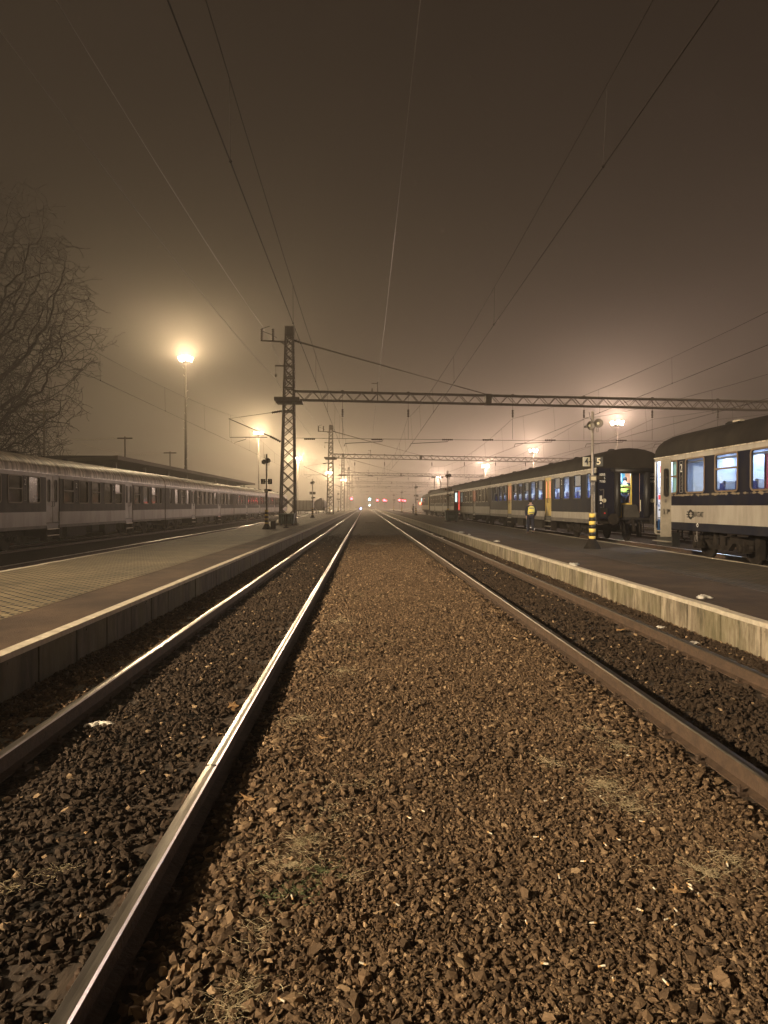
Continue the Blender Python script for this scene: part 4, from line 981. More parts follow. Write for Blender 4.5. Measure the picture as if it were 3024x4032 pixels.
b = MB(); yy = NL-1.29; rr = rrect(nx-.24, nx-.11, 1.92, 2.78, .055); b.prism([(u, v) for u, v in rr], 'y', yy-.008, yy+.008); b.build('door_window', M_darkpane, lf)
b = MB(); o_ = rrect(nx-.26, nx-.09, 1.90, 2.80, .07); i_ = rrect(nx-.235, nx-.115, 1.925, 2.775, .05); n_ = len(o_)
b.add([(u, yy-.012, v) for u, v in o_] + [(u, yy-.012, v) for u, v in i_], [(k, (k+1) % n_, n_+(k+1) % n_, n_+k) for k in range(n_)]); b.build('door_window_frame', M_rubber, lf)
for q in (-.26, -.15): b = MB(); b.tube([(nx+q, yy-.02, 1.35), (nx+q, yy-.02, 1.52)], .012, 5); b.build('door_handle', M_skirt, lf)
b = MB(); b.box(nx-.10, nx-.07, yy-.03, yy, 1.42, 1.50); b.build('door_lock', M_black, lf)
b = MB(); b.box(nx-.22, nx-.16, yy-.005, yy, 1.72, 1.82); b.build('door_notice', M_skirt, lf)
b = MB(); b.box(nx-.03, nx+.03, NL-.14, NL-.06, .70, 3.14); b.box(nx-.03, nx+.03, NL-1.25, NL-.06, 3.08, 3.14); b.build('door_frame', M_doorcream, Nc)
b = MB(); b.box(nx-.10, nx+.2, NL-1.2, NL-.1, .44, .47); b.box(nx-.02, nx+.25, NL-1.2, NL-.1, .66, .69); b.build('step', M_alu, Nc)
b = MB(); b.box(nx+.05, nx+.3, NL-1.24, NL-.1, .3, .75); b.build('step_well', M_black, Nc)
b = MB(); b.box(nx+.10, nx+.12, NL-1.75, NL-1.14, 1.95, 3.06); b.build('frosted_toilet_blind', M_cyan, Nc)
b = MB(); b.box(nx+.12, .3, NL-1.13, NL-1.10, 1.1, 3.1); b.box(nx+.12, .3, NL-2.02, NL-2.0, 1.1, 3.1); b.build('partition', M_white, Nc)
b = MB(); b.box(.2, .24, NL-7.2, NL-2.1, 1.1, 3.1); b.build('partition', mat('pale_blue_partition', (.42, .50, .70), .5), Nc)
b = MB(); b.box(-.4, .2, NL-3.75, NL-3.7, 1.1, 3.1); b.box(-.4, -.30, NL-5.3, NL-5.2, 1.1, 3.1); b.build('partition', M_white, Nc)
b = MB(); b.box(nx+.7, nx+.76, NL-5.25, NL-5.15, 1.3, 3.0); b.build('partition_edge', M_red, Nc)
plight(Nc, (-.9, NL-.6, 2.95), 28, (.80, .87, 1.0)); plight(Nc, (nx+.35, NL-1.5, 2.7), 8, (.6, 1.0, 1.0), .05)
side = [c for c in Nc.children if c.name.startswith('body_side')][0]
ty = NL - 3.03
text('MÁV-START', .215, (nx-.004, ty, 1.35), (R(90), 0, R(-90)), M_black, side, 'company_lettering', sx=.56, bold=.004)
b = MB(); ly = ty + .46; n_ = 20
for a0, r0, r1 in ((0, .085, .125), (0, .125, .150)):
    m_ = 0 if r0 < .1 else 1; b.m = m_
    for k in range(n_):
        a, c = 2*math.pi*k/n_, 2*math.pi*(k+1)/n_
        P_ = lambda r_, t_: (nx-.004-m_*.0015, ly + r_*math.cos(t_), 1.35 + r_*math.sin(t_))
        if 2.6 < a < 3.6 and r0 < .1: continue
        b.add([P_(r0, a), P_(r1, a), P_(r1, c), P_(r0, c)], [(0, 1, 2, 3)])
b.m = 1
for q in (-1, 1):
    for k, dz_ in enumerate((.075, 0, -.075)):
        L0 = .26 - abs(dz_)*.4; b.box(nx-.007, nx-.003, ly + (q*.06 if q < 0 else .02), ly + q*L0, 1.35+dz_-.016, 1.35+dz_+.016) if q > 0 else b.box(nx-.007, nx-.003, ly-.20, ly-.06, 1.35+dz_-.016, 1.35+dz_+.016)
b.build('winged_wheel_emblem', [M_black, M_black], side)
b = MB(); b.m = 0; yy = NL-3.0; ring(b, nx-.004, -.003, yy-.07, yy+.07, .98, 1.10, .03, .05)
b.build('lifting_mark', M_num, side)
b = MB(); b.tube([(nx-.02, yy, .62), (nx-.02, yy, .86)], .02, 6); ring(b, nx-.03, -.02, yy-.08, yy+.08, .55, .74, .02, .03); b.build('tether_ring', M_skirt, Nc)
b = MB(); xr = nx+.42; b.box(xr-.02, xr+.12, NL-4.5, NL-4.15, 3.915, 3.96); b.build('roof_hatch', M_alu, [c for c in Nc.children if c.name.startswith('roof')][0])

# ---- locomotive
def loco():
    t = empty('electric_locomotive', (XR, 102.9, .1), 'electric locomotive with raised pantograph at the head of the right train', 'locomotive'); L_ = 15.4; s = -1
    prof = [(-1.45, 1.0), (1.45, 1.0), (1.45, 3.0), (1.15, 3.45), (.6, 3.62), (-.6, 3.62), (-1.15, 3.45), (-1.45, 3.0)]
    b = MB(); b.prism(prof, 'y', .6, L_-1.0); b.m = 1; b.box(-1.46, 1.46, .62, L_-1.02, 1.0, 1.7)
    pf = prof; c1 = [(u*.93, v) for u, v in pf]; b.m = 0
    n_ = len(pf)
    for y0, y1 in ((L_-1.0, L_-.1), (.6, .0)):
        q = [(u, y0, v) for u, v in pf] + [(u*.9, y1 if v < 2 else y1*.96 + y0*.04, v - (.12 if v > 3 else 0)) for u, v in pf]
        b.add(q, [(i, (i+1) % n_, n_+(i+1) % n_, n_+i) for i in range(n_)] + [tuple(range(n_, 2*n_))])
    b.build('loco_body', [M_blue2, M_cream], t)
    for k in range(5):
        b = MB(); y = 8.2 + k*1.2; ring(b, -1.455, -.02, y-.45, y+.45, 2.2, 2.85, .04, .04); wn = b.build('window', M_alu, t)
        b = MB(); b.box(-1.46, -1.453, y-.4, y+.4, 2.25, 2.8); b.build('pane', M_darkpane, wn)
    b = MB(); b.box(-1.47, -1.452, L_-1.5, L_-1.1, 2.2, 2.9); b.build('cab_window', emis('lit_cab_window', (.6, .9, .95), 1.2), t)
    b = MB(); b.box(-1.48, -1.455, 1.1, 1.8, 1.1, 2.95); b.build('cab_door', M_yellow, t)
    b = MB()
    for y in (2, 5, 6.2, 7.4, 8.6, 9.8, 12): b.box(-.55, .55, y-.3, y+.3, 3.62, 3.85); b.lathe((.4, y+.4, 3.62), [(.09, 0), (.09, .35)], 8); b.lathe((-.4, y+.4, 3.62), [(.09, 0), (.09, .35)], 8)
    b.tube([(-.4, 1.2, 4.0), (-.4, 13.5, 4.0)], .03, 5); b.tube([(.4, 1.2, 4.0), (.4, 13.5, 4.0)], .03, 5); b.box(-.7, .7, 4.6, 8.4, 3.98, 4.08); b.build('roof_equipment', M_dark, t)
    b = MB(); y = 3.0
    b.box(-.6, .6, y-.7, y+.7, 3.9, 3.98)
    for q in (-.45, .45): b.tube([(q, y, 3.95), (q*1.1, y-1.2, 4.9), (q*.9, y, 5.95)], .05, 5)
    b.tube([(-.95, y, 5.9), (-.75, y, 6.02), (.75, y, 6.02), (.95, y, 5.9)], .05, 5); b.tube([(-.95, y-.3, 5.9), (-.75, y-.3, 6.02), (.75, y-.3, 6.02), (.95, y-.3, 5.9)], .05, 5); b.build('pantograph', M_dark, t)
    b = MB(); b.box(-1.3, 1.3, .4, L_-.5, .8, 1.0); b.build('underframe', M_dark, t)
    for by in (3.4, L_-3.4):
        b = MB(); b.box(-1.15, -.95, by-1.9, by+1.9, .5, .8); b.box(.95, 1.15, by-1.9, by+1.9, .5, .8); b.box(-.9, .9, by-.3, by+.3, .4, .7); bo = b.build('bogie', M_dark, t)
        for a in (-1.2, 1.2):
            for q in (-1, 1): b = MB(); b.lathe((q*.69, by+a, .57), [(.2, 0), (.53, 0), (.57, q*.03), (.57, q*.12), (.1, q*.12)], 18, 'x'); b.build('wheel', M_dark, bo)
    b = MB(); b.lathe((-1.5, L_-.3, 1.95), [(.12, -.02), (.16, .1), (.02, .12)], 10, 'y'); b.build('marker_lamp', M_dark, t)
    b = MB(); b.lathe((-1.62, L_-.35, 2.0), [(.02, -.16), (.14, -.10), (.14, 0), (.02, .05)], 12, 'y'); b.build('red_lamp', emis('loco_red_lamp', (1, .08, .03), 12, False), t)
    for q in (-.85, .85): b = MB(); b.lathe((q, L_-.1, 1.06), [(.09, 0), (.09, .4), (.24, .42), (.22, .5)], 14, 'y'); b.build('buffer', M_dark, t)
    return t
loco()

# ------------------------------------------------------------------ station building with canopy, roof posts
t = empty('station_building', (-22, 53, .25), 'low station building with a wide flat canopy behind the unlit train', 'station building')
b = MB(); b.box(-8, -1.2, 1.2, 64.5, 0, 4.2); b.build('wall', M_plaster, t)
b = MB()
for k in range(12): b.box(-1.21, -1.16, 4+k*5, 5.6+k*5, 1.0, 3.0)
b.build('window_row', M_darkpane, t).name = 'window'
b = MB(); prof = [(-10, 4.25), (-5, 4.65), (-1.5, 4.85), (3.0, 5.05), (3.0, 5.30), (-1.5, 5.32), (-5, 5.1), (-10, 4.55)]
b.prism(prof, 'y', 0, 65.5); rf = b.build('roof', M_canopy, t)
b = MB(); b.box(3.0, 3.05, -.05, 65.55, 5.0, 5.32); b.prism([(-10, 4.25), (3.0, 5.03), (3.0, 5.32), (-10, 4.56)], 'y', -.06, -.005); b.build('fascia', M_fascia, rf)
b = MB(); b.box(-2.6, -1.8, 20, 20.9, 5.2, 6.2); b.box(-2.7, -1.7, 19.9, 21, 6.2, 6.32); b.build('chimney', M_plaster, rf)
for k in range(9):
    b = MB(); b.box(1.6, 1.85, 3+k*7.4-.12, 3+k*7.4+.12, 0, 5.0); b.build('canopy_post', M_lattice, t)
GT = 'T-shaped wire posts on the canopy side'
def tpost(px, py_top, Y, zbase, label, cw):
    p = W(px, py_top, Y); t = empty('wire_post', (p.x, Y, zbase), label, 'wire post', GT)
    b = MB(); b.tube([(0, 0, 0), (0, 0, p.z-zbase)], .07, 6); b.build('post', M_lattice, t)
    b = MB(); b.box(-cw/2, cw/2, -.05, .05, p.z-zbase-.22, p.z-zbase-.1); b.build('crossarm', M_lattice, t)
    return p
pa = tpost(193, 1617, 45.0, .25, 'nearest T-shaped wire post, left of the station canopy', 1.4)
pb = tpost(503, 1722, 64.0, 5.5, 'middle T-shaped wire post standing at the canopy roof', 1.4)
pc = tpost(677, 1780, 82.0, 5.5, 'furthest faint T-shaped wire post above the canopy roof', 1.5)
for p, q in ((pb, (-12, 1.3)), (pc, (-9, .9))):
    b = MB(); pts = [(p.x-.6 + q[0]*u, p.y - 2*u, p.z-.12 + q[1]*u*u - 1.6*u*(1-u)) for u in [k/12 for k in range(13)]]; b.tube(pts, .02, 4)
    tag(b.build('service_wire', M_shine), 'slack pale wire sagging left from the ' + ('middle' if q[0] == -12 else 'furthest') + ' T-shaped post', 'wire')

# ------------------------------------------------------------------ bare trees
def tree(base, cen, rad, natt, seed, label, step=.46, rmin=.017, curl=6, r0=None):
    r_ = np.random.default_rng(seed); cen = np.array(cen, float); rad = np.array(rad, float)
    v = r_.normal(size=(natt, 3)); v /= np.linalg.norm(v, axis=1)[:, None]; u = r_.random(natt)**.45
    A = cen + v*u[:, None]*rad*(1 + .12*np.sin(5*v[:, :1]+3*v[:, 1:2])); base = np.array(base, float)
    nodes = [base]; par = [-1]; top = cen[2] - rad[2]*.55; n_ = int((top-base[2])/step)
    lean = np.array([(cen[0]-base[0])*.5, (cen[1]-base[1])*.5])
    for i in range(n_): t_ = (i+1)/n_; nodes.append(np.array([base[0]+lean[0]*t_+r_.normal(0, .04), base[1]+lean[1]*t_, base[2]+step*(i+1)])); par.append(len(nodes)-2)
    alive = np.ones(natt, bool); N = np.array(nodes); near = np.full(natt, 1e9); ni = np.zeros(natt, int)
    def upd(i0):
        for j in range(i0, len(N)):
            d = np.linalg.norm(A - N[j], axis=1); m_ = d < near; near[m_] = d[m_]; ni[m_] = j
    upd(0)
    for it in range(90):
        alive &= near > step*1.0
        if not alive.any(): break
        ids = np.where(alive)[0]; new = []; newp = []
        for j in np.unique(ni[ids]):
            sel = ids[ni[ids] == j]; d = A[sel] - N[j]; d /= np.linalg.norm(d, axis=1)[:, None]; dm = d.mean(0) + r_.normal(0, .20, 3); nn = np.linalg.norm(dm)
            if nn < .15: dm = d[0]; nn = 1
            p = N[j] + dm/nn*step; new.append(p); newp.append(j)
        k0 = len(N); N = np.vstack([N, new]); par += newp
        if len(N) > 14000: break
        upd(k0)
    n = len(N); kids = [[] for _ in range(n)]
    for i in range(1, n): kids[par[i]].append(i)
    rr = np.zeros(n)
    for i in range(n-1, -1, -1): rr[i] = rmin if not kids[i] else (sum(rr[k]**2.02 for k in kids[i]))**(1/2.02)
    t = empty('bare_tree', (0, 0, 0), label, 'tree', 'bare frosted trees behind the train'); tr = MB(); cr = MB(); tr.smooth = True
    def chain(i, k):
        pts = [N[i], N[k]]; rs = [min(rr[i], rr[k]*1.25), rr[k]]; c = k
        while kids[c]:
            nx_ = max(kids[c], key=lambda q: rr[q])
            for o_ in kids[c]:
                if o_ != nx_: stack.append((c, o_))
            pts.append(N[nx_]); rs.append(rr[nx_]); c = nx_
        # drooping, curling twig at the end
        d = pts[-1] - pts[-2]; d = d/np.linalg.norm(d); p = pts[-1]
        for q in range(curl): d = d + np.array([r_.normal(0, .18), r_.normal(0, .18), -.16 if q < curl-3 else .14]); d /= np.linalg.norm(d); p = p + d*.22; pts.append(p); rs.append(rmin*(1-.08*q))
        j = next((q for q, w_ in enumerate(rs) if w_ < .06), len(rs)-1)
        if j > 0: tr.tube(pts[:j+1], rs[:j+1], 7, cap=False)
        if j < len(pts)-1: cr.tube(pts[j:], rs[j:], 3, cap=False)
        for q in range(2, len(pts)-1, 2):       # side twigs
            if rs[q] > .05: continue
            d2 = r_.normal(0, 1, 3); d2[2] = d2[2]*.5 - .25; d2 /= np.linalg.norm(d2); p = pts[q]; tw = [p]
            for w_ in range(4): p = p + d2*.2; d2 = d2 + r_.normal(0, .3, 3) + np.array([0, 0, .08]); d2 /= np.linalg.norm(d2); tw.append(p)
            cr.tube(tw, rmin*.8, 3, cap=False)
    stack = [(0, 1)]
    while stack: chain(*stack.pop())
    tr.build('trunk', M_bark, t); cr.build('crown', M_twig, t); return t
tree((-27.5, 46, -.1), (-25.6, 46, 13.0), (8.9, 6.0, 9.6), 2800, 21, 'large bare tree with wide frosted crown at the left edge')
tree((-30.0, 50, -.1), (-28.6, 50, 6.6), (5.4, 4.0, 6.4), 1200, 5, 'lower bare tree with drooping twigs below the large one', curl=8)
tree((-46, 95, -.2), (-45, 95, 8.5), (5.0, 4.0, 6.5), 400, 8, 'faint bare tree in the fog between the wire posts', rmin=.022)
tree((-52, 100, -.2), (-53, 100, 7.0), (5.0, 4.0, 6.0), 350, 9, 'faintest bare tree in the fog, left of the nearest wire post', rmin=.022)

# ------------------------------------------------------------------ signposts with loudspeakers
def signpost(x, y, z, lab, nums, group, full=True):
    t = empty('signpost', (x, y, z), lab, 'signpost', group)
    b = MB(); b.smooth = True; b.tube([(0, 0, .3), (0, 0, 4.55)], .045, 10); b.smooth = False; b.tube([(0, 0, 4.55), (0, 0, 4.62)], .05, 8); b.build('pole', M_poleg, t)
    b = MB(); b.m = 0; b.lathe((0, 0, 0), [(.30, 0), (.28, .03), (.12, .32), (.105, .34)], 12); b.build('base', M_dark, t)
    b = MB(); b.smooth = True; n_ = 8; z0 = .30; z1 = 1.18; st = (z1-z0)/7
    for k in range(7): b.m = 0 if k % 2 == 0 else 1; b.tube([(0, 0, z0+k*st), (0, 0, z0+(k+1)*st)], .108, 14)
    b.build('warning_stripes', [M_stripe, M_black], t)
    for q, yw, zz in ((-1, -.5, 4.12), (1, .45, 4.20)):
        b = MB(); b.smooth = True; n0 = len(b.v); b.lathe((0, 0, 0), [(.03, .20), (.05, .0), (.09, -.10), (.15, -.17), (.155, -.18), (.14, -.17), (.07, -.09), (.03, -.04)], 18, 'y')
        o = b.build('loudspeaker', M_skirt, t, loc=(q*.17, -.03, zz)); o.rotation_euler = (0, 0, R(-14*q)); 
        b = MB(); b.lathe((0, 0, 0), [(.035, -.05), (.045, -.12), (.01, -.135)], 10, 'y'); b.build('speaker_cone', M_signpale, o)
    b = MB(); b.tube([(-.02, -.05, 4.25), (-.10, -.06, 4.4), (-.12, 0, 4.6)], .01, 4); b.tube([(.12, -.05, 4.05), (.13, -.05, 3.92), (.17, -.05, 3.92), (.18, -.05, 4.05)], .008, 4); b.build('cable', M_rubber, t)
    for q, (num, m_, mt_) in zip((-1, 1), nums):
        b = MB(); b.box(-.14, .14, -.012, .012, -.155, .155); o = b.build('number_sign', m_, t, loc=(q*.21, 0, 2.93)); o.rotation_euler = (0, 0, R(-q*20))
        text(num, .31, (0, -.0135, 0), (R(90), 0, 0), mt_, o, 'track_number', sx=.95, bold=.006)
    b = MB(); b.bar((-.12, 0, 2.93), (.12, 0, 2.93), .03); b.build('sign_bracket', M_dark, t)
    b = MB(); b.box(-.12, .10, -.14, -.04, 2.26, 2.46); b.m = 1; b.box(-.09, .07, -.145, -.141, 2.30, 2.42); bx = b.build('junction_box', [M_skirt, M_signpale], t, bevel=.006)
    b = MB(); b.bar((.14, -.1, 2.40), (.30, -.22, 2.38), .12); b.build('camera_box', M_dark, t)
    b = MB(); b.box(-.07, .02, -.09, -.04, 1.92, 2.14); b.box(-.06, -.02, -.08, -.04, 1.84, 1.92); b.build('switch_box', M_skirt, t)
    b = MB(); b.tube([(-.035, -.05, 2.26), (-.035, -.05, 2.14)], .012, 5); b.tube([(.05, -.03, 2.26), (.055, -.03, 1.2)], .014, 5); b.build('conduit', M_poleg, t)
    return t
GP = 'striped signposts with loudspeakers along the platforms'
N1 = (('4', M_signpale, M_black), ('5', M_black, M_signpale)); N2 = (('2', M_skirt, M_signpale), ('3', M_black, M_signpale))
A1 = signpost(7.66, 22.8, PZ_R, 'nearest signpost with track numbers 4 and 5, in front of the blue coach', N1, GP)
for y, lb in ((62, 'signpost behind the green bin on the right platform'), (101, 'signpost beside the distant standing person, near the locomotive'), (140, 'small distant striped signpost left of the distant person'), (179, 'furthest tiny signpost on the right platform')):
    o = copy_tree(A1); o.location = (7.55, y, PZ_R); o['label'] = lb
A2 = signpost(-6.05, 42.2, PZ_L, 'signpost with track numbers 2 and 3, left of the big mast', N2, GP)
for y, lb in ((81, 'signpost on the left platform between the first and second masts'), (120, 'signpost seen through the second lattice mast'), (159, 'tiny striped signpost left of the third lattice mast')):
    o = copy_tree(A2); o.location = (-6.2, y, PZ_L); o['label'] = lb

# ------------------------------------------------------------------ bins and clutter
def wheeled_bin(x, y, z, label, w_=1.25, h_=.92, d_=.9, lid=M_binlid, rz=0, flat=True):
    t = empty('wheeled_bin', (x, y, z), label, 'bin', 'large wheeled bins on the platforms', rz)
    b = MB(); z0 = .12; t0, t1 = .42, .5
    vs = []
    for zz, k in ((z0, .82), (h_-.06, .97)): vs += [(-w_/2*k, -d_/2*k, zz), (w_/2*k, -d_/2*k, zz), (w_/2*k, d_/2*k, zz), (-w_/2*k, d_/2*k, zz)]
    b.add(vs, [(3, 2, 1, 0), (4, 5, 6, 7), (0, 1, 5, 4), (1, 2, 6, 5), (2, 3, 7, 6), (3, 0, 4, 7)]); b.build('bin_body', M_bin, t, bevel=.03)
    b = MB()
    for q in (-.3, .3): b.prism([(q*w_-.03, .18), (q*w_+.03, .18), (q*w_*1.1+.03, h_-.1), (q*w_*1.1-.03, h_-.1)], 'y', -d_/2*.97-.012, -d_/2*.84)
    b.prism([(-w_*.18, .35), (w_*.18, .35), (w_*.26, .62), (-w_*.26, .62)], 'y', -d_/2*.93-.01, -d_/2*.86); b.build('bin_panel', M_binrib, t, bevel=.008)
    b = MB(); b.box(-w_/2-.02, w_/2+.02, -d_/2-.02, d_/2+.02, h_-.06, h_-.01)
    if flat: b.box(-w_/2-.08, w_/2+.08, -d_/2, d_/2+.06, h_+.0, h_+.06)
    b.build('bin_lid', lid, t, bevel=.015)
    for q in (-1, 1):
        b = MB(); b.lathe((q*w_*.34, -d_*.3, .08), [(.02, -.03), (.08, -.03), (.08, .03), (.02, .03)], 12, 'x'); b.build('wheel', M_rubber, t)
        b = MB(); b.lathe((q*w_*.34, d_*.3, .08), [(.02, -.03), (.08, -.03), (.08, .03), (.02, .03)], 12, 'x'); b.build('wheel', M_rubber, t)
    return t
wheeled_bin(7.67, 60.4, PZ_R, 'green grey bin with pale frosted lid on the right platform', 1.2, 1.0)
wheeled_bin(-5.72, 50.3, PZ_L, 'dark green grey bin at the foot of the big lattice mast', 1.2, .88, .9, M_bin, flat=False)
b = MB(); b.lathe((0, 0, 0), [(.20, 0), (.18, .03), (.05, .09), (.03, .12)], 12)
t = empty('shovel_stand', (-5.15, 44.6, PZ_L), 'pair of dark upright shovels on a round foot beside the left signpost', 'shovel stand'); b.build('foot', M_dark, t)
for q in (-.05, .05):
    b = MB(); b.tube([(q, 0, .1), (q*1.3, 0, .85)], .02, 5); b.box(q*1.2-.035, q*1.2+.035, -.02, .02, .45, .85); b.build('shovel', M_dark, t)
blob('rubbish_bag', -6.55, 49.9, PZ_L+.0, .22, .22, .22, mat('dark_blue_bag', (.02, .05, .08), .4), 'dark blue rubbish bag left of the dark bin', 'bag', seed=4)
b = MB(); b.box(-5.85, -5.55, 42.5, 42.8, PZ_L, PZ_L+.48); b.box(-5.9, -5.5, 42.45, 42.85, PZ_L+.48, PZ_L+.52); tag(b.build('sand_box', M_dark, bevel=.02), 'black box standing just behind the left striped signpost', 'box')

# ------------------------------------------------------------------ signals
def signal(px, py, Y, col, label, hz=None, zb=-.1, r=.30, strength=7, dwarf=False):
    p = W(px, py, Y); t = empty('railway_signal', (p.x, Y, zb), label, 'signal', 'signals glowing at the end of the tracks'); h_ = p.z - zb
    if not dwarf:
        b = MB(); b.tube([(0, .1, 0), (0, .1, h_+.2)], .09, 8); b.build('post', M_poleg, t)
        b = MB(); b.box(-.35, .35, 0, .12, h_-.9, h_+.6); b.build('head', M_black, t, bevel=.05)
    else:
        b = MB(); b.box(-.22, .22, 0, .25, 0, h_+.25); b.build('head', M_black, t, bevel=.04)
    b = MB(); b.smooth = True; b.lathe((0, -.02, h_), [(.02, -r*.5), (r*.6, -r*.35), (r*.95, -r*.1), (r, 0)], 16, 'y'); b.build('lens', emis('signal_lens', col, strength, False), t)
    l = bpy.data.lights.new('signal_glow', 'POINT'); l.energy = 22 if not dwarf else 30; l.color = col; l.shadow_soft_size = .1
    lo = bpy.data.objects.new('signal_glow', l); C.objects.link(lo); lo.parent = t; lo.location = (0, -.6, h_)
    return t
RED = (1.0, .05, .07)
signal(1384, 1963.5, 250, RED, 'red signal furthest left, beside the faint lattice masts', r=.42)
sg = signal(1455, 1966, 250, (.25, .85, .9), 'only blue-green signal, over the middle path', r=.36, strength=12)
b = MB(); b.lathe((0, -.05, 1.95), [(.02, -.1), (.2, -.05), (.24, 0)], 12, 'y'); b.build('lower_lens', emis('white_lens', (.9, .9, .7), 8, False), sg)
signal(1486, 1969.5, 250, RED, 'red signal just right of the blue-green one', r=.38)
signal(1513, 1969.5, 250, RED, 'larger red signal, left one of the close pair', r=.42)
signal(1520, 1971.5, 258, RED, 'smaller red signal, right one of the close pair', r=.26)
signal(1573, 1969, 250, RED, 'red signal, leftmost of the group of three on the right', r=.36)
signal(1585, 1971, 250, RED, 'red signal, middle of the group of three on the right', r=.32)
signal(1594.5, 1971.5, 250, RED, 'red signal, rightmost of the group of three on the right', r=.30)
signal(1420.6, 2002.5, 250, (.25, .35, 1.0), 'low blue ground signal at the end of the polished rails', dwarf=True, r=.22, strength=14)

# ------------------------------------------------------------------ wagons far down the left tracks
t = empty('goods_van', (-14.6, 150, -.1), 'pale boxy goods van far down the left, behind the big mast', 'wagon', 'wagons parked far down the left')
b = MB(); b.box(-1.4, 3.0, 0, 9, .85, 3.0); b.build('van_body', M_cream, t, bevel=.05)
b = MB()
for k in range(6): b.box(-1.2+k*.75, -1.14+k*.75, -.03, 0, .9, 2.95)
b.box(-.6, -.5, -.05, -.0, .9, 2.95); b.build('van_rib', M_blue2, t)
b = MB(); b.box(-1.3, 2.9, .2, 8.8, .6, .85); b.build('underframe', M_dark, t)
for a in (2, 7):
    for q in (-.75, .75): b = MB(); b.lathe((q+.6, a, .46), [(.1, -.06), (.46, -.06), (.46, .06), (.1, .06)], 14, 'x'); b.build('wheel', M_dark, t)
t = empty('tank_wagon', (-9.5, 142, 0), 'dark round-ended tank wagon beyond the left platform', 'wagon', 'wagons parked far down the left')
b = MB(); b.smooth = True; b.lathe((0, 0, 1.95), [(.2, 0), (.7, .08), (1.05, .3), (1.15, .7), (1.15, 10), (1.0, 10.5), (.3, 10.7)], 20, 'y'); b.build('tank', M_skirt, t)
b = MB(); b.box(-1.2, 1.2, -.2, 11, .7, .9); b.box(-1.1, -.9, .3, .5, .9, 1.5); b.box(.9, 1.1, .3, .5, .9, 1.5)
for q in (-.875, .875): b.lathe((q, -.2, 1.0), [(.08, 0), (.08, -.3), (.22, -.32), (.22, -.4)], 12, 'y')
b.build('underframe', M_dark, t)
b = MB(); b.tube([(.5, -.1, .9), (.5, -.1, 3.2)], .03, 4); b.tube([(.9, -.1, .9), (.9, -.1, 3.2)], .03, 4); b.lathe((0, 5, 3.05), [(.3, 0), (.3, .25), (.1, .28)], 10); b.build('ladder', M_dark, t)
for a in (1.8, 8.8):
    for q in (-.75, .75): b = MB(); b.lathe((q, a, .46), [(.1, -.06), (.46, -.06), (.46, .06), (.1, .06)], 14, 'x'); b.build('wheel', M_dark, t)
b = MB(); b.add([(-22, 128, -.18), (-11.5, 128, -.18), (-11.5, 146, -.18), (-22, 146, -.18)], [(0, 1, 2, 3)]); tag(b.build('snow', M_snow), kind='structure')

# ------------------------------------------------------------------ people
def skin_mesh(name, nodes, edges, sub=2):
    me = bpy.data.meshes.new(name); me.from_pydata([n[0] for n in nodes], edges, []); o = bpy.data.objects.new(name, me); C.objects.link(o)
    sk = o.modifiers.new('skin', 'SKIN'); 
    if not me.skin_vertices: me.attributes  # created with the modifier below
    bpy.context.view_layer.objects.active = o
    if len(me.skin_vertices) == 0:
        import bmesh
        bm_ = bmesh.new(); bm_.from_mesh(me); bm_.verts.layers.skin.verify(); bm_.to_mesh(me); bm_.free()
    for i, nd in enumerate(nodes):
        r_ = nd[1]; r_ = r_ if isinstance(r_, tuple) else (r_, r_); me.skin_vertices[0].data[i].radius = r_
    me.skin_vertices[0].data[0].use_root = True
    ss = o.modifiers.new('sub', 'SUBSURF'); ss.levels = sub; ss.render_levels = sub
    dg = bpy.context.evaluated_depsgraph_get(); dg.update(); m2 = bpy.data.meshes.new_from_object(o.evaluated_get(dg)); bpy.data.objects.remove(o)
    for p_ in m2.polygons: p_.use_smooth = True
    return m2
